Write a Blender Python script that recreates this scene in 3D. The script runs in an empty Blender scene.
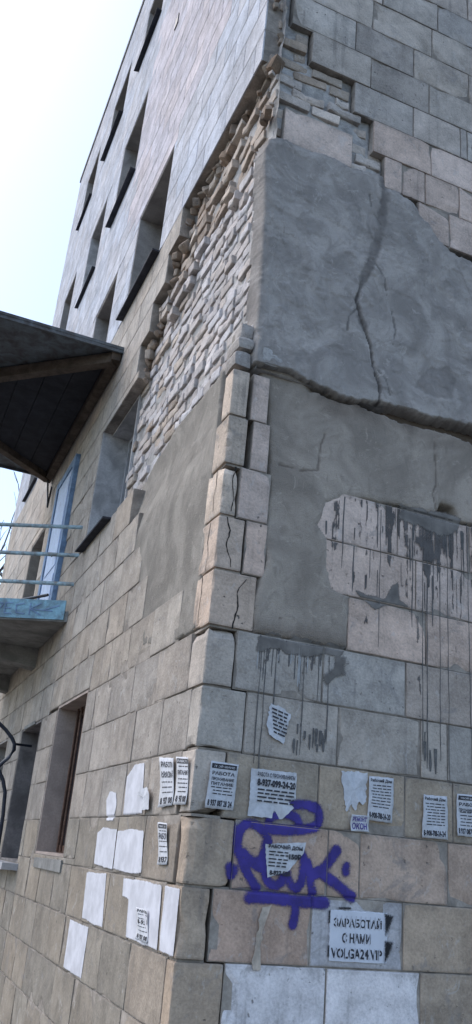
import bpy, bmesh, math, random
import numpy as np
from mathutils import Vector, Matrix, noise as mnoise

scene = bpy.context.scene
col = scene.collection
random.seed(11)
R = math.radians

# ------------------------------------------------------------------ camera
CAM = np.array([-1.4026, -3.8863, 0.4171])
c_r = np.array([0.91684293, -0.39016969, 0.08465606])
c_u = np.array([-0.22148458, -0.32063783, 0.92094297])
c_f = np.array([0.3321801, 0.86311007, 0.3803911])
FPX = 846.05
cam_data = bpy.data.cameras.new('camera')
cam_data.sensor_fit = 'VERTICAL'
cam_data.sensor_height = 36.0
cam_data.lens = FPX / 1024 * 36.0
cam_data.clip_start = 0.05
cam_data.clip_end = 2000
cam = bpy.data.objects.new('camera', cam_data)
col.objects.link(cam)
M = Matrix(((c_r[0], c_u[0], -c_f[0], CAM[0]), (c_r[1], c_u[1], -c_f[1], CAM[1]),
            (c_r[2], c_u[2], -c_f[2], CAM[2]), (0, 0, 0, 1)))
cam.matrix_world = M
scene.camera = cam

# ------------------------------------------------------------------ sky, sun, exposure
SUN_AZ, SUN_EL = R(-50), R(54)           # azimuth from +Y towards +X: a veiled sun high on the left
world = bpy.data.worlds.new('World')
scene.world = world
world.use_nodes = True
wn = world.node_tree
wn.nodes.clear()
sky = wn.nodes.new('ShaderNodeTexSky')
sky.sky_type = 'NISHITA'
sky.sun_disc = False
sky.sun_elevation = SUN_EL
sky.sun_rotation = SUN_AZ
sky.altitude = 100
sky.air_density = 1.0
sky.dust_density = 2.0
sky.ozone_density = 0.3
bg = wn.nodes.new('ShaderNodeBackground')
bg.inputs['Strength'].default_value = 0.15
wo = wn.nodes.new('ShaderNodeOutputWorld')
wn.links.new(sky.outputs[0], bg.inputs['Color'])
wn.links.new(bg.outputs[0], wo.inputs['Surface'])
sun_d = bpy.data.lights.new('sun', 'SUN')
sun_d.energy = 0.5
sun_d.angle = R(60)
sun_d.color = (1.0, 0.97, 0.92)
sun = bpy.data.objects.new('sun', sun_d)
col.objects.link(sun)
sv = Vector((math.sin(SUN_AZ) * math.cos(SUN_EL), math.cos(SUN_AZ) * math.cos(SUN_EL), math.sin(SUN_EL)))
sun.rotation_euler = sv.to_track_quat('Z', 'Y').to_euler()
sun.location = (0, 40, 40)
scene.view_settings.view_transform = 'Standard'
scene.view_settings.look = 'None'
scene.view_settings.gamma = 1.0
scene.view_settings.use_curve_mapping = False
scene.view_settings.exposure = 1.1

GROUND = -1.20
C = 0.30          # course height


def proj(P):
    d = np.asarray(P, float) - CAM
    z = d @ c_f
    return 236 + FPX * (d @ c_r) / z, 512 - FPX * (d @ c_u) / z, z


# ------------------------------------------------------------------ noise helpers
def vnoise(x, y, seed=0):
    x = np.asarray(x, float); y = np.asarray(y, float)
    xi = np.floor(x).astype(np.int64); yi = np.floor(y).astype(np.int64)
    xf = x - xi; yf = y - yi
    u = xf * xf * (3 - 2 * xf); v = yf * yf * (3 - 2 * yf)

    def h(a, b):
        n = (a * 374761393 + b * 668265263 + seed * 1442695041) & 0xffffffff
        n = ((n ^ (n >> 13)) * 1274126177) & 0xffffffff
        n = n ^ (n >> 16)
        return (n & 0xffff) / 65535.0
    return (h(xi, yi) * (1 - u) + h(xi + 1, yi) * u) * (1 - v) + (h(xi, yi + 1) * (1 - u) + h(xi + 1, yi + 1) * u) * v


def fbm(x, y, seed=0, octv=4, gain=0.5):
    s = 0; a = 1; t = 0
    for o in range(octv):
        s = s + a * vnoise(x * 2 ** o + 13.7 * o, y * 2 ** o + 7.1 * o, seed + o * 17)
        t += a; a *= gain
    return s / t * 2 - 1


def sstep(a, b, x):
    t = np.clip((x - a) / (b - a), 0, 1)
    return t * t * (3 - 2 * t)


def sdpoly(px, py, poly):
    poly = np.asarray(poly, float)
    d = np.full(np.shape(px), 1e9); s = np.ones(np.shape(px))
    n = len(poly)
    for i in range(n):
        a = poly[i]; b = poly[i - 1]
        ex, ey = b - a
        wx = px - a[0]; wy = py - a[1]
        t = np.clip((wx * ex + wy * ey) / (ex * ex + ey * ey + 1e-12), 0, 1)
        d = np.minimum(d, (wx - ex * t) ** 2 + (wy - ey * t) ** 2)
        c1 = py >= a[1]; c2 = py < b[1]; c3 = ex * wy > ey * wx
        allc = (c1 & c2 & c3) | (~c1 & ~c2 & ~c3)
        s = np.where(allc, -s, s)
    return s * np.sqrt(d)


def sdline(px, py, pts):
    d = np.full(np.shape(px), 1e9)
    for a, b in zip(pts[:-1], pts[1:]):
        ex, ey = b[0] - a[0], b[1] - a[1]
        wx = px - a[0]; wy = py - a[1]
        t = np.clip((wx * ex + wy * ey) / (ex * ex + ey * ey + 1e-12), 0, 1)
        d = np.minimum(d, np.hypot(wx - ex * t, wy - ey * t))
    return d


def inpoly(x, y, poly):
    return float(sdpoly(np.array([x]), np.array([y]), poly)[0]) < 0


# ------------------------------------------------------------------ materials
class NT:
    def __init__(self, name):
        self.m = bpy.data.materials.new(name)
        self.m.use_nodes = True
        self.t = self.m.node_tree
        self.t.nodes.clear()
        self.out = self.n('ShaderNodeOutputMaterial')
        self.b = self.n('ShaderNodeBsdfPrincipled')
        self.l(self.b.outputs[0], self.out.inputs['Surface'])

    def n(self, kind, **kw):
        nd = self.t.nodes.new(kind)
        for k, v in kw.items():
            setattr(nd, k, v)
        return nd

    def l(self, a, b):
        self.t.links.new(a, b)

    def pos(self, scale=(1, 1, 1)):
        g = self.n('ShaderNodeNewGeometry')
        mp = self.n('ShaderNodeMapping')
        mp.inputs['Scale'].default_value = scale
        self.l(g.outputs['Position'], mp.inputs['Vector'])
        return mp.outputs[0]

    def noise(self, scale, detail=4, rough=0.55, vec=None, dist=0.0):
        nd = self.n('ShaderNodeTexNoise')
        nd.inputs['Scale'].default_value = scale
        nd.inputs['Detail'].default_value = detail
        nd.inputs['Roughness'].default_value = rough
        nd.inputs['Distortion'].default_value = dist
        self.l(vec if vec is not None else self.pos(), nd.inputs['Vector'])
        return nd.outputs['Fac']

    def ramp(self, fac, lo, hi, a=0.0, b=1.0):
        nd = self.n('ShaderNodeMapRange')
        nd.interpolation_type = 'SMOOTHSTEP'
        nd.inputs['From Min'].default_value = lo
        nd.inputs['From Max'].default_value = hi
        nd.inputs['To Min'].default_value = a
        nd.inputs['To Max'].default_value = b
        self.l(fac, nd.inputs['Value'])
        return nd.outputs[0]

    def math(self, op, a, b=None):
        nd = self.n('ShaderNodeMath', operation=op)
        for i, v in enumerate((a, b)):
            if v is None: continue
            if isinstance(v, (int, float)): nd.inputs[i].default_value = v
            else: self.l(v, nd.inputs[i])
        return nd.outputs[0]

    def mix(self, fac, a, b, mode='MIX'):
        nd = self.n('ShaderNodeMix', data_type='RGBA', blend_type=mode)
        for inp, v in ((nd.inputs[0], fac), (nd.inputs[6], a), (nd.inputs[7], b)):
            if isinstance(v, (int, float)): inp.default_value = v
            elif isinstance(v, tuple): inp.default_value = (*v, 1)
            else: self.l(v, inp)
        return nd.outputs[2]

    def attr(self, name, out='Fac'):
        nd = self.n('ShaderNodeAttribute', attribute_name=name)
        return nd.outputs[out]

    def bump(self, h, strength=0.3, dist=0.01):
        nd = self.n('ShaderNodeBump')
        nd.inputs['Strength'].default_value = strength
        nd.inputs['Distance'].default_value = dist
        self.l(h, nd.inputs['Height'])
        self.l(nd.outputs[0], self.b.inputs['Normal'])

    def done(self, base, rough=0.85, spec=0.3):
        if isinstance(base, tuple): self.b.inputs['Base Color'].default_value = (*base, 1)
        else: self.l(base, self.b.inputs['Base Color'])
        if isinstance(rough, (int, float)): self.b.inputs['Roughness'].default_value = rough
        else: self.l(rough, self.b.inputs['Roughness'])
        self.b.inputs['Specular IOR Level'].default_value = spec
        return self.m


def mat_block(name, use_attr=False):
    t = NT(name)
    if use_attr:
        base = t.attr('Col', 'Color')
    else:
        base = t.n('ShaderNodeObjectInfo').outputs['Color']
    if use_attr:
        pv_ = t.pos(); rnd = 0.5
    else:
        oi = t.n('ShaderNodeObjectInfo'); rnd = oi.outputs['Random']
        vm = t.n('ShaderNodeVectorMath', operation='ADD'); t.l(t.pos(), vm.inputs[0])
        cx = t.n('ShaderNodeCombineXYZ')
        for i, k in enumerate((37.0, 91.0, 53.0)): t.l(t.math('MULTIPLY', rnd, k), cx.inputs[i])
        t.l(cx.outputs[0], vm.inputs[1]); pv_ = vm.outputs[0]
    n1 = t.noise(2.6, 6, 0.62, dist=0.6, vec=pv_)
    n2 = t.noise(11, 5, 0.65, vec=pv_)
    n3 = t.noise(70, 3, 0.6)
    streak = t.noise(1.0, 4, 0.6, vec=t.pos((16, 16, 0.9)))
    v = t.math('ADD', t.ramp(n1, 0.28, 0.72, 0.76, 1.14), t.ramp(n2, 0.3, 0.7, -0.12, 0.10))
    v = t.math('ADD', v, t.ramp(n3, 0.3, 0.7, -0.10, 0.10))
    # brightness multiply
    comb = t.n('ShaderNodeCombineColor')
    for i in range(3): t.l(v, comb.inputs[i])
    c = t.mix(1.0, base, comb.outputs[0], 'MULTIPLY')
    dirt = t.math('MULTIPLY', t.ramp(streak, 0.54, 0.72), t.ramp(n1, 0.62, 0.40))
    c = t.mix(t.math('MULTIPLY', dirt, 0.45), c, (0.15, 0.14, 0.135))
    blot = t.ramp(t.noise(4.2, 7, 0.7, dist=1.5), 0.56, 0.68, 0, 0.5)
    c = t.mix(blot, c, (0.24, 0.23, 0.225))
    pale = t.ramp(t.noise(6.5, 7, 0.7, dist=2.0, vec=t.pos((1.3, 1.3, 0.8))), 0.58, 0.66, 0, 0.3)
    c = t.mix(pale, c, (0.62, 0.60, 0.58))
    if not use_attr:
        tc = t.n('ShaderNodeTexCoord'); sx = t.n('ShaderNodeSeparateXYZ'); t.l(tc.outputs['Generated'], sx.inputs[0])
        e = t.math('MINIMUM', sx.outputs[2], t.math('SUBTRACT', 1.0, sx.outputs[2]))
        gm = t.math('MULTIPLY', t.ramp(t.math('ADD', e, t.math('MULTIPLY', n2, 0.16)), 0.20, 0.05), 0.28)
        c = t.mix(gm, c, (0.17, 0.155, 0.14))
    spots = t.ramp(t.noise(30, 3, 0.55, vec=pv_), 0.66, 0.73)
    c = t.mix(t.math('MULTIPLY', spots, t.math('MULTIPLY', rnd, 0.9)), c, (0.09, 0.085, 0.08))
    t.bump(t.math('SUBTRACT', t.math('ADD', t.math('MULTIPLY', n3, 0.5), n2), t.math('MULTIPLY', spots, 0.8)), 0.5, 0.012)
    return t.done(c, 0.92, 0.2)


def mat_plain(name, c, rough=0.85, var=0.25, scale=6.0, bump=0.25, spec=0.3, metal=0.0, c2=None, fine=60):
    t = NT(name)
    n1 = t.noise(scale, 6, 0.62, dist=0.5)
    n2 = t.noise(fine, 4, 0.6)
    lo = tuple(x * (1 - var) for x in c); hi = tuple(min(1, x * (1 + var)) for x in c)
    if c2 is not None: lo = c2
    base = t.mix(t.ramp(n1, 0.3, 0.7), lo, hi)
    base = t.mix(t.ramp(n2, 0.35, 0.7, 0, 0.35), base, tuple(x * 0.6 for x in c))
    t.bump(t.math('ADD', n1, t.math('MULTIPLY', n2, 0.5)), bump, 0.01)
    t.b.inputs['Metallic'].default_value = metal
    return t.done(base, rough, spec)


def mat_plaster(name, c, dark, mark_scale=3.0):
    t = NT(name)
    n1 = t.noise(mark_scale, 7, 0.6, dist=1.2)
    n2 = t.noise(14, 5, 0.6, vec=t.pos((1, 1, 0.6)), dist=0.8)
    n3 = t.noise(130, 3, 0.65)
    base = t.mix(t.ramp(n1, 0.32, 0.68), tuple(x * 0.70 for x in c), tuple(x * 1.2 for x in c))
    base = t.mix(t.ramp(n2, 0.50, 0.72, 0, 0.6), base, tuple(x * 0.62 for x in c))
    base = t.mix(t.ramp(n3, 0.3, 0.75, 0, 0.3), base, tuple(x * 0.7 for x in c))
    pale = t.ramp(t.noise(5.5, 7, 0.75, dist=2.5), 0.57, 0.66, 0, 0.45)
    base = t.mix(pale, base, tuple(min(1, x * 1.45) for x in c))
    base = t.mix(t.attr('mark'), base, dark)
    t.bump(t.math('ADD', t.math('MULTIPLY', n3, 0.6), n2), 0.7, 0.012)
    return t.done(base, 0.9, 0.2)


def mat_layer(name, c, rough=0.7, grain=0.25, var=0.12, lo=0.35, hi=0.65):
    """thin coat of paint: attribute 'a' is its coverage, broken up at the rim"""
    t = NT(name)
    n1 = t.noise(9, 5, 0.6)
    n2 = t.noise(160, 3, 0.6)
    base = t.mix(t.ramp(n1, 0.3, 0.7), tuple(x * (1 - var) for x in c), tuple(min(1, x * (1 + var)) for x in c))
    t.done(base, rough, 0.3)
    a = t.math('ADD', t.attr('a'), t.math('MULTIPLY', t.math('SUBTRACT', n2, 0.5), grain * 2))
    a = t.ramp(a, lo, hi)
    tr = t.n('ShaderNodeBsdfTransparent')
    mx = t.n('ShaderNodeMixShader')
    t.l(a, mx.inputs[0]); t.l(tr.outputs[0], mx.inputs[1]); t.l(t.b.outputs[0], mx.inputs[2])
    t.l(mx.outputs[0], t.out.inputs['Surface'])
    return t.m


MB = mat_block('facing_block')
MBF = mat_block('facing_block_far', True)
M_brick = mat_block('old_brick')
M_mortar = mat_plain('mortar', (0.33, 0.29, 0.25), 0.95, 0.45, 5, 0.6)
M_bed = mat_plain('mortar_bed', (0.40, 0.385, 0.37), 0.95, 0.4, 7, 0.9)
M_crack = mat_plain('crack_shade', (0.03, 0.027, 0.025), 0.95, 0.2)
M_core = mat_plain('core_wall', (0.24, 0.22, 0.2), 0.95, 0.3)
M_plU = mat_plaster('grey_render', (0.40, 0.365, 0.335), (0.15, 0.135, 0.125))
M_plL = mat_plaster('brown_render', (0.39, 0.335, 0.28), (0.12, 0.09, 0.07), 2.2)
M_plW = mat_plaster('patch_render', (0.30, 0.275, 0.24), (0.14, 0.125, 0.11), 2.2)
M_white = mat_layer('white_paint', (0.62, 0.62, 0.66), 0.7, 0.26, 0.14, 0.40, 0.66)
M_stwhite = mat_layer('stencil_white', (0.68, 0.70, 0.76), 0.6, 0.10, 0.05, 0.42, 0.58)
M_purple = mat_layer('purple_spray', (0.05, 0.035, 0.24), 0.55, 0.42, 0.25, 0.2, 0.85)
M_black = mat_layer('black_spray', (0.015, 0.015, 0.018), 0.6, 0.35, 0.2, 0.25, 0.8)
M_ink = mat_plain('black_ink', (0.045, 0.045, 0.055), 0.7, 0.1)
M_inkp = mat_plain('purple_ink', (0.08, 0.05, 0.25), 0.7, 0.1)
M_paper = mat_plain('paper', (0.62, 0.63, 0.66), 0.75, 0.08, 20, 0.15)
M_drip = mat_plain('cement_drip', (0.14, 0.135, 0.13), 0.85, 0.3, 30)
M_drip2 = mat_plain('lime_drip', (0.42, 0.42, 0.42), 0.85, 0.2, 30)
M_reveal = mat_plain('window_reveal', (0.38, 0.355, 0.33), 0.9, 0.25, 4)
M_revealb = mat_plain('blue_grey_reveal', (0.50, 0.49, 0.485), 0.9, 0.3, 5)
M_revealp = mat_plain('pink_reveal', (0.42, 0.345, 0.30), 0.9, 0.2, 4)
M_wood2 = mat_plain('dirty_reveal', (0.22, 0.20, 0.19), 0.95, 0.35, 5)
M_frame = mat_plain('painted_frame', (0.45, 0.45, 0.46), 0.6, 0.15)
M_brownframe = mat_plain('brown_wood_frame', (0.10, 0.055, 0.038), 0.7, 0.4, 12)
M_sill = mat_plain('dark_metal_sill', (0.045, 0.047, 0.058), 0.8, 0.3, 9, 0.1, 0.15)
M_conc = mat_plain('concrete', (0.27, 0.265, 0.25), 0.95, 0.3, 5, 0.5)
M_asph = mat_plain('asphalt', (0.07, 0.068, 0.065), 0.95, 0.35, 3, 0.6, fine=120)
M_wood = mat_plain('weathered_timber', (0.115, 0.088, 0.068), 0.9, 0.4, 8, 0.5)
M_sheet = mat_plain('grey_sheet_metal', (0.12, 0.14, 0.155), 0.6, 0.45, 7, 0.3, c2=(0.07, 0.06, 0.055))
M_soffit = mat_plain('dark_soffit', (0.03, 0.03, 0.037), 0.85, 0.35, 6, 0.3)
M_blue = mat_plain('faded_blue_paint', (0.24, 0.44, 0.54), 0.7, 0.3, 10, 0.2, c2=(0.17, 0.24, 0.29))
M_pale = mat_plain('pale_blue_paint', (0.50, 0.61, 0.80), 0.6, 0.12, 10, 0.2)
M_dblue = mat_plain('deep_blue_paint', (0.19, 0.29, 0.45), 0.7, 0.3, 10, 0.2)
M_rail = mat_plain('blue_green_rail', (0.22, 0.34, 0.41), 0.7, 0.35, 14, 0.2, c2=(0.13, 0.12, 0.11))
M_iron = mat_plain('black_iron', (0.022, 0.028, 0.045), 0.45, 0.3, 14, 0.15, 0.5)
M_lav = mat_plain('lavender_frame', (0.32, 0.33, 0.45), 0.6, 0.2)
M_bark = mat_plain('bark', (0.08, 0.065, 0.055), 0.95, 0.3)
tg = NT('window_glass')
M_glass = tg.done((0.03, 0.035, 0.042), 0.08, 0.6)


# ------------------------------------------------------------------ object helpers
def link(o, parent=None):
    col.objects.link(o)
    if parent is not None: o.parent = parent
    return o


def mesh_obj(name, verts, faces, mat, parent=None, smooth=False, attrs=None):
    me = bpy.data.meshes.new(name)
    me.from_pydata([tuple(map(float, v)) for v in verts], [], [tuple(int(i) for i in f) for f in faces])
    me.materials.append(mat)
    if smooth:
        me.polygons.foreach_set('use_smooth', [True] * len(me.polygons))
    for k, v in (attrs or {}).items():
        at = me.attributes.new(k, 'FLOAT', 'POINT')
        at.data.foreach_set('value', np.asarray(v, dtype=np.float32))
    me.update()
    return link(bpy.data.objects.new(name, me), parent)


def empty(name, loc=(0, 0, 0), parent=None):
    o = bpy.data.objects.new(name, None)
    o.location = loc
    o.empty_display_size = 0.2
    return link(o, parent)


def tag(o, label=None, cat=None, group=None, kind=None):
    if label: o['label'] = label
    if cat: o['category'] = cat
    if group: o['group'] = group
    if kind: o['kind'] = kind
    return o


def P(face, u, v, h=0.0):
    """point on a facade: 'R' spans +X, 'L' spans +Y, h is metres out of the wall"""
    return (u, -h, v) if face == 'R' else (-h, u, v)


BOXF = [(0, 3, 2, 1), (4, 5, 6, 7), (0, 1, 5, 4), (1, 2, 6, 5), (2, 3, 7, 6), (3, 0, 4, 7)]


class Geo:
    def __init__(self): self.v = []; self.f = []

    def box(self, x0, x1, y0, y1, z0, z1):
        b = len(self.v)
        self.v += [(x0, y0, z0), (x1, y0, z0), (x1, y1, z0), (x0, y1, z0), (x0, y0, z1), (x1, y0, z1), (x1, y1, z1), (x0, y1, z1)]
        self.f += [tuple(i + b for i in f) for f in BOXF]
        return self

    def bar(self, a, b, w, h, up=(0, 0, 1)):
        a = Vector(a); b = Vector(b); d = (b - a).normalized()
        s = d.cross(Vector(up)).normalized(); t = s.cross(d).normalized()
        n = len(self.v)
        for p in (a, b):
            for sx, sz in ((-1, -1), (1, -1), (1, 1), (-1, 1)):
                self.v.append(tuple(p + s * (sx * w / 2) + t * (sz * h / 2)))
        self.f += [tuple(i + n for i in f) for f in BOXF]
        return self

    def tube(self, pts, r, seg=8, r2=None):
        pts = [Vector(p) for p in pts]
        n0 = len(self.v)
        for i, p in enumerate(pts):
            d = (pts[min(i + 1, len(pts) - 1)] - pts[max(i - 1, 0)]).normalized()
            s = d.cross(Vector((0.3, 0.2, 1) if abs(d.z) < 0.9 else (1, 0.1, 0))).normalized(); t = s.cross(d)
            rr = r if r2 is None else r + (r2 - r) * i / (len(pts) - 1)
            for k in range(seg):
                a = 2 * math.pi * k / seg
                self.v.append(tuple(p + s * (math.cos(a) * rr) + t * (math.sin(a) * rr)))
        for i in range(len(pts) - 1):
            for k in range(seg):
                self.f.append((n0 + i * seg + k, n0 + i * seg + (k + 1) % seg, n0 + (i + 1) * seg + (k + 1) % seg, n0 + (i + 1) * seg + k))
        self.f.append(tuple(n0 + k for k in range(seg)))
        self.f.append(tuple(n0 + (len(pts) - 1) * seg + k for k in range(seg)))
        return self

    def obj(self, name, mat, parent=None, smooth=False):
        return mesh_obj(name, self.v, self.f, mat, parent, smooth)


def rough_box(lo, hi, r=0.012, n=(5, 2, 3), jit=0.0, chip=0.0, seed=0, skip=()):
    """box with worn, unevenly rounded and chipped edges; returns verts, faces"""
    lo = np.array(lo, float); hi = np.array(hi, float)
    ax = []
    for i in range(3):
        s = hi[i] - lo[i]
        e = min(r * 1.5, s * 0.3)
        inner = list(np.linspace(lo[i] + e, hi[i] - e, n[i] + 1))
        ax.append([lo[i]] + inner + [hi[i]])
    N = [len(a) - 1 for a in ax]
    idx = {}; V = []; F = []

    def vid(i, j, k):
        key = (i, j, k)
        if key not in idx:
            q = Vector((ax[0][i], ax[1][j], ax[2][k]))
            nz = mnoise.noise(q * 9 + Vector((seed * 3.1, seed * 1.7, 0)))
            nz2 = mnoise.noise(q * 4.3 + Vector((seed * 5.3, 9.1, seed)))
            rr = r * (0.9 + 0.7 * nz) + max(0, nz2 - 0.22) * chip * 2.2
            inn = Vector([min(max(q[a], lo[a] + min(rr, (hi[a] - lo[a]) * .45)), hi[a] - min(rr, (hi[a] - lo[a]) * .45)) for a in range(3)])
            d = q - inn
            if d.length > 1e-9: q = inn + d.normalized() * min(rr, d.length)
            if jit:
                q = q + Vector(mnoise.noise_vector(q * 7 + Vector((seed, seed * 2.3, 4)))) * jit
            idx[key] = len(V); V.append(tuple(q))
        return idx[key]
    for (a, b, c) in ((0, 1, 2), (1, 2, 0), (2, 0, 1)):
        for side in (0, 1):
            if (c, side) in skip: continue
            for i in range(N[a]):
                for j in range(N[b]):
                    def key(ii, jj):
                        k = [0, 0, 0]; k[a] = ii; k[b] = jj; k[c] = N[c] * side
                        return vid(*k)
                    q = [key(i, j), key(i + 1, j), key(i + 1, j + 1), key(i, j + 1)]
                    if not side: q.reverse()
                    F.append(tuple(q))
    return V, F


def heightfield(name, face, u0, u1, v0, v1, res, hfun, mat, parent, cut=-0.06, attr=None, smooth=True):
    nu = int((u1 - u0) / res) + 1; nv = int((v1 - v0) / res) + 1
    U, V_ = np.meshgrid(np.linspace(u0, u1, nu), np.linspace(v0, v1, nv))
    H, mark = hfun(U, V_)
    keep = H > cut
    fk = keep[:-1, :-1] | keep[1:, :-1] | keep[:-1, 1:] | keep[1:, 1:]
    used = np.zeros_like(keep)
    used[:-1, :-1] |= fk; used[1:, :-1] |= fk; used[:-1, 1:] |= fk; used[1:, 1:] |= fk
    idx = -np.ones(U.shape, int); idx[used] = np.arange(used.sum())
    u = U[used]; v = V_[used]; h = H[used]
    if face == 'R': co = np.stack([u, -h, v], 1)
    else: co = np.stack([-h, u, v], 1)
    a = idx[:-1, :-1][fk]; b = idx[:-1, 1:][fk]; c = idx[1:, 1:][fk]; d = idx[1:, :-1][fk]
    fs = np.stack([a, b, c, d], 1) if face == 'R' else np.stack([a, d, c, b], 1)
    return mesh_obj(name, co.tolist(), fs.tolist(), mat, parent, smooth, {attr: mark[used]} if attr else None)


# ------------------------------------------------------------------ ground
g = Geo(); S = 600
ground = mesh_obj('ground', [(-S, -S, GROUND), (S, -S, GROUND), (S, S, GROUND), (-S, S, GROUND)], [(0, 1, 2, 3)], M_asph)
tag(ground, kind='structure')
pv = Geo()
pv.box(-1.0, 0.0, -1.0, 10.7, GROUND - 0.1, GROUND + 0.08)
pv.box(0.0, 8.0, -1.0, 0.0, GROUND - 0.1, GROUND + 0.08)
tag(pv.obj('pavement', M_conc), kind='structure')

# ------------------------------------------------------------------ the building
B = empty('apartment_building', (0, 0, GROUND))
tag(B, 'old apartment block corner of worn stone facing blocks with bare brick and render patches', 'building')
B.location = (0, 0, 0)
ROOF, FAR, RIGHT = 13.5, 10.75, 7.0
LP = 0.15          # depth of the brick core behind the left facing
RP = 0.14

# openings in the left wall: (name, u0, u1, v0, v1, kind)
OPEN = [
    ('g1', 2.53, 3.62, 0.34, 1.53), ('b1', 2.68, 3.62, 2.99, 4.22), ('d1', 2.33, 3.50, 5.52, 6.82),
    ('g2', 4.35, 5.40, 0.24, 1.50), ('door', 4.72, 5.72, 2.46, 4.42), ('f2', 4.32, 5.35, 5.58, 6.68),
    ('c2', 4.32, 5.45, 8.24, 9.62), ('a2', 4.38, 5.42, 11.15, 12.35), ('e3', 6.26, 7.30, 8.10, 9.42),
    ('b3', 6.33, 7.42, 11.18, 12.32), ('h3', 6.42, 7.45, 2.86, 4.18), ('k3', 6.35, 7.40, 5.58, 6.70),
    ('g3', 6.35, 7.40, 0.24, 1.50), ('c4', 8.35, 9.35, 8.24, 9.50), ('a4', 8.35, 9.35, 11.18, 12.32),
    ('f4', 8.35, 9.35, 5.58, 6.68)]
ORECT = [(a, b, c, d) for _, a, b, c, d in OPEN]

# core of the left wall with real openings
us = sorted({0.0, FAR, *[o[0] for o in ORECT], *[o[1] for o in ORECT]})
vs = sorted({GROUND, ROOF, *[o[2] for o in ORECT], *[o[3] for o in ORECT]})
g = Geo()


def is_open(u, v): return any(a < u < b and c < v < d for a, b, c, d in ORECT)


for j in range(len(vs) - 1):
    i = 0
    while i < len(us) - 1:
        if is_open((us[i] + us[i + 1]) / 2, (vs[j] + vs[j + 1]) / 2): i += 1; continue
        k = i
        while k + 1 < len(us) - 1 and not is_open((us[k + 1] + us[k + 2]) / 2, (vs[j] + vs[j + 1]) / 2): k += 1
        g.box(LP, LP + 0.4, us[i] + (RP if i == 0 else 0), us[k + 1], vs[j], vs[j + 1])
        i = k + 1
wallL = g.obj('left_wall', M_core, B)
g = Geo()
g.box(LP + 0.4 - 0.399, RIGHT, RP, RP + 0.4, GROUND, ROOF)
wallR = g.obj('right_wall', M_core, B)
g = Geo(); g.box(0.6, RIGHT, FAR - 0.4, FAR - 0.002, GROUND, ROOF); g.box(RIGHT - 0.4, RIGHT, 0.6, FAR - 0.41, GROUND, ROOF)
g.obj('rear_wall', M_core, B)
g = Geo(); g.box(-0.02, RIGHT + 0.03, -0.02, FAR + 0.03, ROOF + 0.003, ROOF + 0.12)
g.obj('roof', M_conc, B)

# ------------------------------------------------------------------ facing blocks
PLASTER_L = [(0.20, 3.08), (0.30, 3.16), (0.55, 3.25), (1.30, 3.26), (1.75, 3.18), (2.10, 3.08), (2.36, 2.97), (2.30, 2.84), (2.07, 2.78), (2.0, 2.45), (1.97, 2.17), (1.40, 2.09), (1.34, 1.85), (1.16, 1.61), (0.69, 1.53), (0.2, 1.51)]
PLASTER_LOW = [(0.12, 3.30), (0.19, 3.0), (0.245, 2.86), (0.285, 2.40), (0.285, 2.0), (0.30, 1.9), (0.25, 1.70), (0.25, 1.50), (0.45, 1.51), (0.63, 1.505),
               (0.79, 1.52), (0.795, 1.80), (0.69, 1.83), (0.655, 1.95), (0.655, 2.09), (0.59, 2.17), (0.63, 2.31), (0.75, 2.39),
               (1.11, 2.42), (1.36, 2.42), (1.40, 2.50), (1.50, 2.50), (1.54, 2.42), (1.80, 2.43), (2.7, 2.43), (2.7, 3.3)]
PLASTER_UP = [(0.11, 3.06), (0.12, 3.4), (0.10, 4.2), (0.065, 4.66), (0.09, 4.77), (0.19, 4.82), (0.31, 4.80), (0.52, 4.83), (0.71, 4.81), (0.95, 4.84), (0.965, 4.75),
              (1.08, 4.77), (1.20, 4.70), (1.26, 4.62), (1.33, 4.58), (1.41, 4.48), (1.49, 4.42), (1.68, 4.40), (2.1, 4.30), (2.7, 4.25), (2.7, 3.05),
              (1.90, 3.08), (1.64, 3.085), (1.40, 3.065), (1.18, 3.06), (1.05, 3.045), (0.93, 3.055), (0.80, 3.01), (0.69, 3.01), (0.55, 3.03), (0.42, 3.05), (0.30, 3.07), (0.22, 3.07)]

RECESS = [(-0.02, 3.05), (0.2, 3.06), (0.55, 2.95), (1.3, 2.92), (2.05, 2.8), (2.2, 2.9), (2.45, 2.97), (2.67, 3.0), (2.67, 4.25), (2.80, 4.32), (2.50, 4.45), (2.45, 4.6),
          (2.25, 4.72), (2.22, 4.85), (1.93, 4.95), (1.92, 5.18), (1.66, 5.2), (1.66, 5.5), (0.10, 5.5), (0.10, 6.9), (-0.02, 6.9)]
TAN = (0.44, 0.37, 0.30); PTAN = (0.53, 0.40, 0.325); GREY = (0.47, 0.45, 0.425); BGREY = (0.53, 0.505, 0.475)
PINK = (0.62, 0.52, 0.465); WHITE = (0.74, 0.74, 0.78); PALE = (0.44, 0.425, 0.40)


WARM = (1.06, 0.99, 0.925)


def vary(c, a=0.1):
    k = 1 + random.uniform(-a, a); w = random.uniform(-0.03, 0.03)
    return tuple(max(0.02, c[i] * WARM[i] * k * (1 + (w, 0, -w)[i])) for i in range(3))


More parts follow.
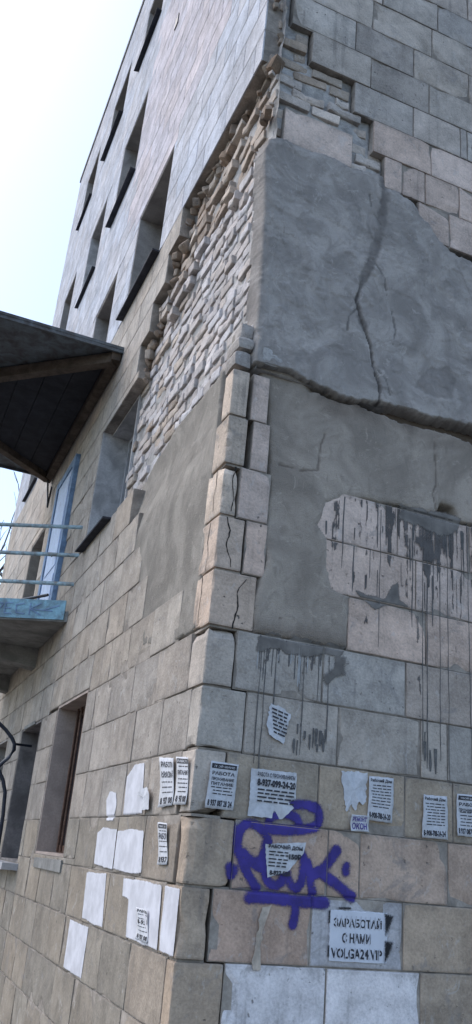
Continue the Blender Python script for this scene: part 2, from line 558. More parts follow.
def colR(u0, u1, v0, v1):
    r = round((v0) / C); uc = (u0 + u1) / 2
    if v0 > 5.2: return vary(random.choice([BGREY, BGREY, GREY, (0.60, 0.545, 0.50), (0.44, 0.425, 0.41)]), 0.14)
    if v0 > 4.4: return vary(PINK if uc > 0.9 else (0.62, 0.53, 0.48), 0.06)
    if r >= 5: return vary(PINK, 0.07)
    if r == 4: return vary((0.45, 0.41, 0.38) if uc > 1.2 else GREY, 0.08)
    if r == 3: return vary((0.42, 0.40, 0.375), 0.07)
    if r == 2: return vary((0.41, 0.365, 0.305), 0.07)
    if r == 1: return vary((0.52, 0.405, 0.33) if uc > 0.25 else TAN, 0.06)
    if r == 0:
        if 0.66 < uc < 1.15: return (0.56, 0.54, 0.55)
        return vary(PTAN if 0.2 < uc < 0.66 else TAN, 0.06)
    if r == -1 and 0.24 < uc < 1.25: return vary(WHITE, 0.03)
    return vary(TAN, 0.1)


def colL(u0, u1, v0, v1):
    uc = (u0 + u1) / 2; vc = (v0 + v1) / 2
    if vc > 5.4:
        c = (0.50, 0.55, 0.64)  # pale upper stone, with the blue of the sky light put into its colour
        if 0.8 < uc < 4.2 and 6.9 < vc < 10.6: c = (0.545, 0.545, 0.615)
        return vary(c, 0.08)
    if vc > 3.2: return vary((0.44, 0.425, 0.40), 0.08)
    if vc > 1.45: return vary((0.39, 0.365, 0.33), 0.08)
    if vc > 0.55: return vary((0.35, 0.335, 0.315), 0.08)  # low rows darker: stone tone plus shade put into the colour
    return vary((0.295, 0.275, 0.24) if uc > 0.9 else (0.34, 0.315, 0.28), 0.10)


def subtract(rect, holes):
    out = [rect]
    for (a, b, c, d) in holes:
        nxt = []
        for (u0, u1, v0, v1) in out:
            if u1 <= a or u0 >= b or v1 <= c or v0 >= d: nxt.append((u0, u1, v0, v1)); continue
            if v0 < c: nxt.append((u0, u1, v0, c))
            if v1 > d: nxt.append((u0, u1, d, v1))
            m0, m1 = max(v0, c), min(v1, d)
            if u0 < a: nxt.append((u0, a, m0, m1))
            if u1 > b: nxt.append((b, u1, m0, m1))
        out = nxt
    return [r for r in out if r[1] - r[0] > 0.035 and r[3] - r[2] > 0.035]


cells = []       # (face, u0, u1, v0, v1)
# right facade: measured joints
RJ = {-4: [0.16, .66, 1.16], -3: [.24, .74, 1.24], -2: [.15, .66, 1.16],
      -1: [.237, .745, 1.258], 0: [.152, .655, 1.159], 1: [.236, .731, .908, 1.426], 2: [.163, .661, 1.164, 1.462],
      3: [.241, .76, 1.26, 1.43], 4: [.160, .657, 1.164], 5: [.79, 1.293], 6: [.60, 1.225], 7: [.52, 1.10]}
for r, js in RJ.items():
    j = list(js)
    while j[-1] < 3.4: j.append(j[-1] + 0.5)
    for a, b in zip(j[:-1], j[1:]): cells.append(('R', a, b, r * C, (r + 1) * C))
cells.append(('R', 0.16, 0.288, 6 * C, 7 * C)); cells.append(('R', 0.10, 0.284, 7 * C, 8 * C))
cells.append(('R', 0.15, 0.257, 8 * C, 9 * C)); cells.append(('R', 0.125, 0.232, 9 * C, 10 * C))
upz = [4.45, 4.75, 5.03, 5.32, 5.61, 5.91, 6.21, 6.52] + [6.52 + 0.3 * k for k in range(1, 24)]
ups = {4.45: [1.23, 1.49, 1.99], 4.75: [0.955, 1.10, 1.29, 1.58, 2.08], 5.03: [.86, 1.34, 1.84], 5.32: [.70, 1.19, 1.60, 1.66, 2.16], 5.61: [.345, .825, 1.325, 1.825],
       5.91: [.185, .69, 1.19, 1.69], 6.21: [.19, .33, .83, 1.355, 1.85]}
for k, z in enumerate(upz[:-1]):
    j = list(ups.get(z, [.0, .16 + .25 * (k % 2)] if z < 6.6 else [0.0, .2 + .25 * (k % 2), .7 + .25 * (k % 2)]))
    while j[-1] < 3.4: j.append(j[-1] + 0.5)
    for a, b in zip(j[:-1], j[1:]):
        if upz[k + 1] < ROOF + 0.01: cells.append(('R', a, b, z, upz[k + 1]))
cells.append(('R', 0.18, 0.705, 4.80, 5.10))
cells = [c for c in cells if not (c[0] == 'R' and c[3] < 4.8 and c[4] > 4.2 and c[1] < 0.9 and c[2] > 0.8 and c[3] == 4.75)]
# left facade rows
LZ = [k * C for k in range(-4, 11)] + [3.4 + C * k for k in range(0, 33)] + [ROOF]
QW = {-4: .2, -3: .12, -2: .22, -1: .111, 0: .225, 1: .132, 2: .194, 3: .155, 4: .222, 5: .25, 6: .25, 7: .24, 8: .20, 9: .13}
START = {3.0: 2.3, 3.4: 2.42, 3.7: 2.42, 4.0: 2.42, 4.3: 2.50, 4.6: 2.25, 4.9: 1.93, 5.2: 1.66}
for k, (z0, z1) in enumerate(zip(LZ[:-1], LZ[1:])):
    if z1 - z0 < 0.05: continue
    r = k - 4
    if r in QW: s = QW[r]
    else: s = START.get(round(z0, 2), 0.06 if z0 < 6.6 else 0.0)
    base = {0: .223, 1: .65, 2: .664, 3: .62, 4: .768, -1: .673}.get(r, 0.22 + 0.25 * (r % 2))
    j = [s]
    nx = base
    while nx <= s + 0.09: nx += 0.5
    while nx < FAR - 0.1:
        j.append(nx + random.uniform(-0.03, 0.03)); nx += 0.505
    j.append(FAR)
    for a, b in zip(j[:-1], j[1:]): cells.append(('L', a, b, z0, z1))

final = []
for (f, u0, u1, v0, v1) in cells:
    if f == 'L':
        rs = subtract((u0, u1, v0, v1), ORECT)
        for q in rs:
            uc, vc = (q[0] + q[1]) / 2, (q[2] + q[3]) / 2
            sd = sdpoly(np.array([uc, q[0] + .03, q[1] - .03, q[0] + .03, q[1] - .03]), np.array([vc, q[2] + .03, q[2] + .03, q[3] - .03, q[3] - .03]), PLASTER_L)
            sr = sdpoly(np.array([uc, q[0] + .03, q[1] - .03, q[0] + .03, q[1] - .03]), np.array([vc, q[2] + .03, q[2] + .03, q[3] - .03, q[3] - .03]), RECESS)
            if np.minimum(sd, sr).max() < 0.0 or sr[0] < -0.03: continue
            if sd[0] < 0 and q[2] > 1.4 and q[0] < 0.3: continue
            if 2.65 < q[2] < 2.8 and q[0] < 1.9 and False: continue
            final.append((f, *q))
    else:
        q = (u0, u1, v0, v1)
        pu = np.array([u0 + .02, u1 - .02, u0 + .02, u1 - .02, (u0 + u1) / 2]); pvv = np.array([v0 + .02, v0 + .02, v1 - .02, v1 - .02, (v0 + v1) / 2])
        inn = np.minimum(sdpoly(pu, pvv, PLASTER_LOW), sdpoly(pu, pvv, PLASTER_UP))
        if inn.max() < -0.005: continue
        final.append((f, *q))


def seen(f, u0, u1, v0, v1):
    px = []; ok = False
    for u, v in ((u0, v0), (u1, v0), (u1, v1), (u0, v1), ((u0 + u1) / 2, (v0 + v1) / 2)):
        x, y, z = proj(P(f, u, v))
        if z > 0 and -4 < x < 476 and -4 < y < 1028: ok = True
        px.append((x, y))
    a = 0
    for i in range(4):
        x0, y0 = px[i]; x1, y1 = px[(i + 1) % 4]; a += x0 * y1 - x1 * y0
    return abs(a) / 2 if ok else 0


ranked = sorted(final, key=lambda c: -seen(*c))
N_IND = 276
single = [c for c in ranked[:N_IND] if seen(*c) > 0]
rest = ranked[len(single):]
GAP = 0.005


def block_geo(c, hi=True, seed=0):
    f, u0, u1, v0, v1 = c
    if f == 'L' and v0 > 4.2: gp = 0.0042
    else: gp = GAP * random.uniform(0.6, 1.3)
    pr = random.uniform(-0.002, 0.002) * (0.4 if f == 'L' and v0 > 4.2 else 1)
    dpt = (LP if f == 'L' else RP) - 0.004
    lo = [u0 + gp, -pr, v0 + gp * 0.8]; hi_ = [u1 - gp, dpt, v1 - gp * 0.8]
    n = (max(2, int((u1 - u0) / 0.07)), 1, 4) if hi else (1, 1, 1)
    if (u0 < 0.01):  lo[0] = u0 + 0.001
    flat = f == 'L' and v0 > 4.2
    V, F = rough_box(lo, hi_, 0.002 if flat else 0.0042, n, 0.0, 0.0 if flat else 0.06 if hi else 0.02, seed, skip=((1, 1),))
    if f == 'L': V = [(y, x, z) for x, y, z in V]; F = [tuple(reversed(q)) for q in F]
    return V, F


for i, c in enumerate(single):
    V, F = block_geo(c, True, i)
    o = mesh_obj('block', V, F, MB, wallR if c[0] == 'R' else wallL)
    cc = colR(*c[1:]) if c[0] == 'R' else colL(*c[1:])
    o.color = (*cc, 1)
for fc, wl in (('R', wallR), ('L', wallL)):
    AV = []; AF = []; AC = []
    for i, c in enumerate(rest):
        if c[0] != fc: continue
        V, F = block_geo(c, False, i + 1000)
        b = len(AV); AV += V; AF += [tuple(k + b for k in q) for q in F]
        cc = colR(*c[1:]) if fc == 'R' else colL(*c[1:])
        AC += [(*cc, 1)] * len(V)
    o = mesh_obj('facing_blocks', AV, AF, MBF, wl)
    at = o.data.color_attributes.new('Col', 'FLOAT_COLOR', 'POINT')
    at.data.foreach_set('color', np.array(AC, dtype=np.float32).ravel())
    tag(o, kind='stuff')
    # mortar in the joints, a little behind the block faces
    g = Geo()
    for (f, u0, u1, v0, v1) in final:
        if f != fc: continue
        d = LP if f == 'L' else RP
        m = 0.006 if v0 < 3 else 0.010
        if f == 'R': g.box(u0 + .001, u1 - .001, m, d - 0.006, v0 + .001, v1 - .001)
        else: g.box(m, d - 0.006, u0 + .001, u1 - .001, v0 + .001, v1 - .001)
    tag(g.obj('mortar', M_mortar, wl), kind='stuff')

# corner stones that turn round the corner
RW = {-4: .16, -3: .24, -2: .15, -1: .237, 0: .143, 1: .236, 2: .163, 3: .241, 4: .160, 5: .25, 6: .155, 7: .094, 8: .122, 9: .108}
for r, w in RW.items():
    gp = 0.006
    lo = (0.0, 0.0, r * C + gp); hi_ = (w - gp, QW[r] - gp, (r + 1) * C - gp)
    V, F = rough_box(lo, hi_, 0.007, (6, 6, 6), 0.002, 0.10, r + 50)
    o = mesh_obj('block', V, F, MB, wallL)
    cc = TAN if r < 2 else GREY if r < 5 else (0.55, 0.46, 0.39) if r < 7 else (0.60, 0.53, 0.46)
    if r == 3: cc = (0.43, 0.42, 0.40)
    o.color = (*vary(cc, 0.05), 1)
    g = Geo(); m = 0.014
    g.box(m, max(w - .002, m + .02), m, QW[r] - .002, r * C - 0.006, r * C + 0.006 + (C if r == 9 else 0) * 0)
    tag(g.obj('mortar', M_mortar, wallL), kind='stuff')
random.seed(61)
for face, pts in (('L', [(.115, 2.085), (.135, 1.98), (.11, 1.9), (.125, 1.83), (.12, 1.80)]), ('L', [(.16, 1.79), (.15, 1.70), (.165, 1.60), (.155, 1.52)]),
                  ('R', [(.07, 2.39), (.055, 2.30), (.075, 2.2), (.06, 2.11)]), ('R', [(.045, 2.09), (.07, 2.02), (.055, 1.93), (.085, 1.86), (.09, 1.81)]),
                  ('L', [(.10, 2.39), (.09, 2.30), (.11, 2.24), (.10, 2.12)]), ('R', [(.13, 1.5), (.15, 1.62), (.14, 1.7), (.2, 1.79)])):
    g = Geo(); n = 0; q = []
    for a, b in zip(pts[:-1], pts[1:]):
        for k in range(5):
            t = k / 5; q.append((a[0] + (b[0] - a[0]) * t + random.uniform(-.003, .003), a[1] + (b[1] - a[1]) * t))
    for i, (u, v) in enumerate(q):
        w = .0035 * (0.6 + random.random()) * (1 - .6 * i / len(q))
        g.v += [P(face, u - w, v, .0016), P(face, u + w, v, .0016)]
        if i: g.f.append((2 * i - 2, 2 * i - 1, 2 * i + 1, 2 * i))
    g.obj('crack', M_crack, wallL if face == 'L' else wallR)  # dark ribbon on the surface, painted shade of a thin gap
# the quoin beside the cracked ones: a broken stone wedge and lumps above them
for k, (pl, dpt) in enumerate([([(0.125, 3.075), (0.155, 3.19), (0.20, 3.18), (0.25, 3.165), (0.30, 3.14), (0.335, 3.115), (0.325, 3.085), (0.23, 3.07)], 0.02)]):
    n = len(pl)
    V = [(x, -dpt, z) for x, z in pl] + [(x, 0.12, z) for x, z in pl] + [(sum(x for x, _ in pl) / n, -dpt - 0.008, sum(z for _, z in pl) / n)]
    F = [(i, (i + 1) % n, 2 * n) for i in range(n)] + [(i, i + n, (i + 1) % n + n, (i + 1) % n) for i in range(n)]
    o = mesh_obj('stone_fragment', V, F, MB, wallR); o.color = (0.44, 0.42, 0.40, 1)
for k, (x0, x1, y0, y1, z0, z1) in enumerate([(0.0, 0.10, 0.0, 0.16, 3.02, 3.13), (0.01, 0.11, 0.0, 0.2, 3.14, 3.22), (0.03, 0.12, 0.02, 0.14, 3.235, 3.33), (0.115, 0.15, -0.012, 0.10, 3.10, 3.26), (0.045, 0.115, 0.15, 0.30, 3.1, 3.2)]):
    V, F = rough_box((x0, y0, z0), (x1, y1, z1), 0.022, (3, 3, 2), 0.012, 0.06, k + 80)
    o = mesh_obj('stone_fragment', V, F, MB, wallL); o.color = (*vary((0.38, 0.36, 0.345), 0.1), 1)

# ------------------------------------------------------------------ bare brick where the facing fell
variants = []
for k in range(14):
    V, F = rough_box((-0.122, -0.06, -0.039), (0.122, 0.06, 0.040), 0.0085, (5, 1, 2), 0.0075, 0.07, k * 3 + 5, skip=((1, 1),))
    me = bpy.data.meshes.new('brick')
    me.from_pydata(V, [], F); me.materials.append(M_brick); me.update()
    variants.append(me)
BR = []


def brick(face, u, v, h, scale=(1, 1, 1), c=(0.4, 0.38, 0.36), tilt=0.05):
    rz = 0 if face == 'R' else -math.pi / 2
    rot = (random.uniform(-tilt, tilt), random.uniform(-tilt, tilt) * 0.7, rz + random.uniform(-tilt, tilt))
    sc = (-scale[0] if face == 'L' and random.random() < .5 else scale[0], scale[1], scale[2])
    BR.append((face, u, v, P(face, u, v, h - 0.06 * scale[1]), rot, sc, c, random.randrange(14), scale[0]))


random.seed(4)
pitch = 0.087
row = 0
v = 2.80
while v < 6.2:
    u = 0.035 + (0.125 if row % 2 else 0.0)
    while u < 2.75:
        L_ = 0.232 * random.uniform(0.9, 1.1) if random.random() < 0.72 else random.uniform(.11, .15)
        uc = u + L_ / 2
        if inpoly(uc, v, RECESS) and (v > 3.02 or uc > 0.35) and not (v < 3.32 and uc < 0.2):
            top = v > 4.86
            prot = -0.112 + random.uniform(-0.014, 0.012)
            sd_edge = -float(sdpoly(np.array([uc]), np.array([v]), RECESS)[0])
            if v > 4.6 + 0.25 * mnoise.noise(Vector((uc * 2, v * 2, 3))) and random.random() < 0.55: prot += random.uniform(0.0, 0.05)
            base = random.choice([(0.57, 0.575, 0.605), (0.53, 0.525, 0.545), (0.50, 0.48, 0.475)])
            if top or (uc > 1.55 and random.random() < .22) or (sd_edge < .14 and random.random() < .35): base = random.choice([(0.44, 0.39, 0.345), (0.50, 0.455, 0.41), (0.36, 0.31, 0.27)])
            if random.random() > 0.05:
                brick('L', uc, v + random.uniform(-.006, .006), prot, (L_ / 0.262, 1, random.uniform(0.84, 0.98)), vary(base, 0.10), 0.04 if not top else 0.12)
        u += L_ + random.uniform(.008, .020)
    v += pitch; row += 1
# bricks bared on the right facade under the roof-side blocks
v = 4.86; row = 0
while v < 6.25:
    x_end = 0.95 if v < 5.05 else 0.84 if v < 5.33 else 0.68 if v < 5.6 else 0.33 if v < 5.9 else 0.17
    u = 0.10 + (0.13 if row % 2 else 0)
    while u < x_end - 0.03:
        L_ = min(0.255 * random.uniform(0.85, 1.1), x_end - u - 0.005)
        uc = u + L_ / 2
        hidden = v < 5.13 and 0.15 < uc < 0.70
        if L_ > 0.05 and not hidden:
            base = (0.54, 0.505, 0.475) if v < 5.45 else (0.42, 0.37, 0.32)
            brick('R', uc, v, -0.035 + random.uniform(-0.025, 0.022), (L_ / 0.262, 1, 0.95), vary(base, 0.14), 0.06)
        u += L_ + 0.014
    v += pitch; row += 1


BR.sort(key=lambda b: -seen(b[0], b[1] - .12 * b[8], b[1] + .12 * b[8], b[2] - .04, b[2] + .04))
for b in BR[:298]:
    o = bpy.data.objects.new('brick', variants[b[7]])
    o.location = b[3]; o.rotation_euler = b[4]; o.scale = b[5]; o.color = (*b[6], 1)
    link(o, wallL if b[0] == 'L' else wallR)
if BR[298:]:
    AV = []; AF = []; AC = []
    from mathutils import Euler
    for b in BR[298:]:
        me = variants[b[7]]; n0 = len(AV)
        Mx = Matrix.Translation(b[3]) @ Euler(b[4]).to_matrix().to_4x4() @ Matrix.Diagonal((*b[5], 1))
        AV += [tuple(Mx @ vv.co) for vv in me.vertices]; AF += [tuple(k + n0 for k in pp.vertices) for pp in me.polygons]
        AC += [(*b[6], 1)] * len(me.vertices)
    o = mesh_obj('bricks', AV, AF, MBF, wallL)
    at = o.data.color_attributes.new('Col', 'FLOAT_COLOR', 'POINT')
    at.data.foreach_set('color', np.array(AC, dtype=np.float32).ravel())
    tag(o, kind='stuff')


def bedL(U, V):
    h = -0.130 + 0.014 * fbm(U * 9, V * 9, 3) + 0.02 * sstep(4.7, 5.3, V) * (fbm(U * 4, V * 4, 8) + .4)
    h = np.where(sdpoly(U, V, RECESS) > 0.02, -1, h)
    return h, U


heightfield('mortar_bed', 'L', -0.0, 2.86, 2.7, 6.9, 0.02, bedL, M_bed, wallL, cut=-0.5)


def bedR(U, V):
    lim = np.where(V < 5.04, .96, np.where(V < 5.33, .87, np.where(V < 5.62, .71, np.where(V < 5.92, .35, .19))))
    h = -0.050 + 0.016 * fbm(U * 9, V * 9, 13)
    return np.where(U > lim, -1, h), U


heightfield('mortar_bed', 'R', 0.13, 0.98, 4.7, 6.6, 0.02, bedR, M_bed, wallR, cut=-0.5)
# crumbs of mortar and broken brick left on the ledge under the upper facing
random.seed(9)
EDGE = [(0.06, 5.47), (0.5, 5.46), (1.0, 5.46), (1.62, 5.46), (1.64, 5.16), (1.88, 5.12), (1.90, 4.90), (2.18, 4.84), (2.24, 4.66), (2.45, 4.52), (2.52, 4.40), (2.42, 4.2)]
for k in range(64):
    if k < 50:
        t = random.random() * (len(EDGE) - 1); e = int(t); t -= e
        uu = EDGE[e][0] * (1 - t) + EDGE[e + 1][0] * t - random.random() * .05; vv = EDGE[e][1] * (1 - t) + EDGE[e + 1][1] * t - abs(random.gauss(0, .05))
    else: uu = random.uniform(0.0, 0.12); vv = random.uniform(5.0, 6.3)
    s = random.uniform(0.018, 0.05)
    V, F = rough_box((-s, -s * .8, -s * .7), (s, s * .8, s * .7), s * 0.25, (2, 2, 2), s * 0.45, s, k + 300)
    o = mesh_obj('rubble_piece', V, F, MB, wallL)
    o.location = P('L', uu, vv, -0.085 + random.uniform(-.03, .03)); o.rotation_euler = (random.random() * 3, random.random() * 3, random.random() * 3)
    o.color = (*vary(random.choice([(0.30, 0.26, 0.22), (0.38, 0.35, 0.32), (0.25, 0.2, 0.16)]), .1), 1)

# ------------------------------------------------------------------ render patches
CRACK = [(0.957, 4.80), (0.957, 4.638), (0.932, 4.371), (0.90, 4.22), (0.878, 4.102), (0.809, 3.916), (0.77, 3.746), (0.804, 3.622), (0.881, 3.448), (0.895, 3.35), (0.907, 3.275), (0.946, 3.145), (0.948, 3.04)]


def upper(U, V):
    wl = 0.25 + .75 * sstep(.13, .3, U)
    d = sdpoly(U, V, PLASTER_UP) + wl * (0.016 * fbm(U * 12, V * 12, 21) + 0.012 * fbm(U * 42, V * 42, 5))
    low = sstep(3.45, 3.06, V)
    th = 0.007 + 0.016 * low
    rim = 0.006 + 0.040 * (1 - low)
    h = th * sstep(0.0, -rim, d) - 0.13 * sstep(-0.004, 0.03 - 0.016 * low, d)
    tn = fbm(U * 4 + 0.6 * V, V * 5, 27, 5, .6)
    h = h + 0.006 * fbm(U * 3, V * 3, 2) + 0.004 * fbm(U * 14, V * 9, 7) + 0.0016 * fbm(U * 60, V * 60, 9) + 0.004 * sstep(-.02, .05, tn) + 0.003 * sstep(.22, .26, fbm(U * 7, V * 6 + U, 29, 4, .6))
    # vertical crack: wide sunken seam above, sharp below
    wob = 0.026 * fbm(U * 14, V * 14, 31, 5, .65)
    dc = sdline(U, V, CRACK) + wob
    wid = 0.036 * sstep(3.7, 4.1, V) + 0.013 + 0.024 * np.exp(-((V - 3.6) / 0.07) ** 2)
    seam = sstep(wid, wid * 0.35, dc)
    br = [[(0.79, 3.70), (0.72, 3.60), (0.71, 3.5)], [(0.878, 4.10), (0.97, 3.98), (0.99, 3.86)], [(0.905, 3.30), (0.99, 3.22), (1.02, 3.12)], [(0.94, 4.40), (0.86, 4.5), (0.84, 4.62)], [(1.03, 3.75), (1.06, 3.62), (1.04, 3.5)]]
    brm = np.max([sstep(0.007, 0.002, sdline(U, V, b) + 0.010 * fbm(U * 22, V * 22, 45)) for b in br], axis=0)
    thin = sstep(0.009, 0.003, sdline(U, V, CRACK) + 0.010 * fbm(U * 22, V * 22, 41))
    h = h - 0.004 * seam - 0.016 * thin * sstep(4.0, 3.8, V)
    h = h - .006 * brm
    mk = np.maximum(0.9 * seam * (0.8 + .5 * fbm(U * 15, V * 15, 46)), .7 * brm)
    mk = np.maximum(mk, 0.95 * thin * sstep(4.0, 3.8, V))
    dp = sdpoly(U, V, [(1.206, 3.236), (1.26, 3.36), (1.318, 3.419), (1.40, 3.43), (1.452, 3.481), (1.529, 3.393), (1.50, 3.30), (1.468, 3.227), (1.33, 3.21)]) + 0.03 * fbm(U * 18, V * 18, 55)
    mk = np.maximum(mk, 0.42 * sstep(0.01, -0.012, dp)); h = h - 0.004 * sstep(0.01, -0.012, dp)
    d2 = sdline(U, V, [(0.45, 4.70), (0.40, 4.45), (0.38, 4.25)]) + 0.03 * fbm(U * 8, V * 8, 65)
    mk = np.maximum(mk, 0.20 * sstep(0.05, 0.0, d2))
    mk = np.maximum(mk, 0.25 * sstep(-0.05, 0.0, d) * sstep(3.2, 3.5, V))
    # hairline scores of the trowel
    sc = vnoise(U * 30 + V * 14, V * 2.2 - U * 3, 77)
    mk = np.maximum(mk, 0.35 * sstep(0.93, 0.98, sc))
    return h, np.clip(mk, 0, 1)


heightfield('render_patch', 'R', 0.02, 2.7, 2.95, 4.90, 0.0085, upper, M_plU, wallR, cut=-0.11, attr='mark')


def lower(U, V):
    d = sdpoly(U, V, PLASTER_LOW) + 0.010 * fbm(U * 14, V * 14, 23) + 0.005 * fbm(U * 45, V * 45, 6)
    h = 0.006 * sstep(0.0, -0.03, d) - 0.10 * sstep(-0.003, 0.03, d) - 0.012 * sstep(2.3, 2.85, V) - 0.075 * sstep(2.975, 3.0, V - .03 * (fbm(U * 7, 0 * V + 3, 93)) + .016 * fbm(U * 26, V * 26, 92)) * sstep(.42, .62, U) - 0.016 * sstep(.5, .3, U) * sstep(1.9, 2.2, V)
    h = h + 0.005 * fbm(U * 2.6, V * 2.6, 12) + 0.0015 * fbm(U * 16, V * 10, 17)
    cr = [[(0.60, 2.74), (0.575, 2.65), (0.57, 2.56), (0.565, 2.50)], [(0.565, 2.50), (0.46, 2.47), (0.33, 2.48)], [(1.36, 2.9), (1.37, 2.62), (1.34, 2.55), (1.36, 2.46), (1.40, 2.40)]]
    mk = 0 * U
    for c in cr:
        t = sstep(0.0075, 0.002, sdline(U, V, c) + 0.007 * fbm(U * 25, V * 25, 43) - .001)
        mk = np.maximum(mk, t * 0.6); h = h - 0.005 * t
    damp_shade = sstep(0.20, 0.02, 3.02 - V) * sstep(.35, .6, U) * (0.5 + 0.5 * fbm(U * 6, V * 9, 91))
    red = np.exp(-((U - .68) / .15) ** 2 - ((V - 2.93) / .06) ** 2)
    mk = np.maximum(mk, 0.85 * damp_shade); mk = np.maximum(mk, 0.9 * sstep(2.985, 3.01, V + .016 * fbm(U * 26, V * 26, 92)) * sstep(.42, .62, U)); mk = np.maximum(mk, 0.6 * red)  # damp stain; the gap under the lip is also painted dark as shade
    mk = np.maximum(mk, 0.45 * sstep(1.62, 1.50, V + 0.03 * fbm(U * 9, V * 9, 14)))
    pit = sstep(0.012, 0.006, np.hypot(U - 0.39, (V - 1.60) * 2.2))
    mk = np.maximum(mk, pit * .8)
    return h, np.clip(mk, 0, 1)


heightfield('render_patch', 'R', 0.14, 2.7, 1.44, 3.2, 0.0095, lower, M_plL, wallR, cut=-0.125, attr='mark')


def leftp(U, V):
    d = sdpoly(U, V, PLASTER_L) + 0.014 * fbm(U * 12, V * 12, 33) + 0.006 * fbm(U * 40, V * 40, 16)
    top = sstep(2.45, 3.08, V + 0.03 * fbm(U * 7, V * 7, 3))
    h = -0.004 - 0.094 * top * sstep(0.22, 0.42, U) - 0.10 * sstep(-0.003, 0.03, d) * (1 - top * .5)
    h = h + 0.005 * fbm(U * 2.6, V * 2.6, 62) + 0.0015 * fbm(U * 16, V * 10, 67)
    mk = 0.25 * sstep(1.65, 1.50, V + 0.03 * fbm(U * 9, V * 9, 15))
    return h, mk


heightfield('render_patch', 'L', 0.12, 2.42, 1.40, 3.36, 0.0105, leftp, M_plW, wallL, cut=-0.125, attr='mark')
# ------------------------------------------------------------------ coats of paint on the stone
JZ = [k * C for k in range(-3, 9)]


def joint_h(U, V, face):
    """how far the wall surface lies behind the block faces (so that paint sinks into the joints)"""
    d = np.min([np.abs(V - z) for z in JZ], axis=0)
    if face == 'R':
        for r, js in RJ.items():
            for j in js:
                d = np.where((V > r * C) & (V < (r + 1) * C), np.minimum(d, np.abs(U - j)), d)
    return 0.0042 - 0.012 * sstep(0.008, 0.003, d)


def layer(name, face, box, afun, mat, res=0.007, wall=None, h=0.0, sink=True):
    def hf(U, V):
        a = afun(U, V)
        hh = (joint_h(U, V, face) if sink else 0.0045) + h
        return np.where(a > 0.02, hh, -1), a
    return heightfield(name, face, *box, res, hf, mat, wall, cut=-0.5, attr='a')


PATCH = {
    'oval': [(1.52, 0.70), (1.46, 0.75), (1.31, 0.74), (1.26, 0.66), (1.30, 0.575), (1.45, 0.58)],
    'p1': [(1.10, 0.61), (1.12, 0.82), (0.98, 0.88), (0.80, 0.88), (0.73, 0.61), (0.91, 0.605)],
    'p2': [(1.61, 0.33), (1.63, 0.51), (1.50, 0.54), (1.185, 0.53), (1.175, 0.315), (1.24, 0.315)],
    'p2b': [(1.16, 0.32), (1.165, 0.52), (0.88, 0.535), (0.66, 0.525), (0.62, 0.32), (0.82, 0.31)],
    'p3': [(1.72, 0.02), (1.76, 0.28), (1.29, 0.29), (1.23, 0.015), (1.4, 0.01)],
    'p4': [(2.02, -0.285), (2.02, -0.012), (1.53, -0.012), (1.54, -0.285)],
    'p5': [(0.76, 0.012), (0.79, 0.19), (0.91, 0.19), (0.93, 0.285), (0.59, 0.29), (0.27, 0.285), (0.24, 0.012)],
    'p6': [(0.215, 0.012), (0.22, 0.285), (0.012, 0.285), (0.012, 0.012)]}
for k, (nm, pl) in enumerate(PATCH.items()):
    a = np.array(pl)
    bx = (a[:, 0].min() - .03, a[:, 0].max() + .03, a[:, 1].min() - .03, a[:, 1].max() + .03)
    if nm == 'p6': bx = (0.013, bx[1], bx[2], bx[3])
    layer('paint_patch', 'L', bx, lambda U, V, pl=pl, k=k: sstep(0.012, -0.012, sdpoly(U, V, pl) + 0.005 * fbm(U * 20, V * 20, k)) * (0.90 + 0.26 * fbm(U * 14, V * 5, k + 3)), M_white, 0.009, wallL)

layer('stencil_ground', 'R', (0.735, 1.09, 0.02, 0.26), lambda U, V: sstep(0.008, -0.006, sdpoly(U, V, [(.755, .03), (.75, .243), (1.068, .248), (1.066, .03)]) + .003 * fbm(U * 20, V * 20, 4)), M_stwhite, 0.006, wallR, sink=False)


def over(U, V):
    a = 0 * U
    for pl in ([(1.052, .245), (1.10, .235), (1.085, .20), (1.058, .15)], [(1.055, .125), (1.10, .12), (1.08, .07), (1.055, .035)]):
        a = np.maximum(a, 0.85 * sstep(0.022, -0.016, sdpoly(U, V, pl)))
    for pts in ([(.748, .24), (.748, .19)], [(.748, .09), (.75, .05)], [(.80, .255), (.86, .257)]):
        a = np.maximum(a, 0.75 * sstep(0.012, 0.0, sdline(U, V, pts)))
    return a


layer('overspray', 'R', (0.72, 1.13, 0.0, 0.28), over, M_black, 0.005, wallR, h=0.0012, sink=False)

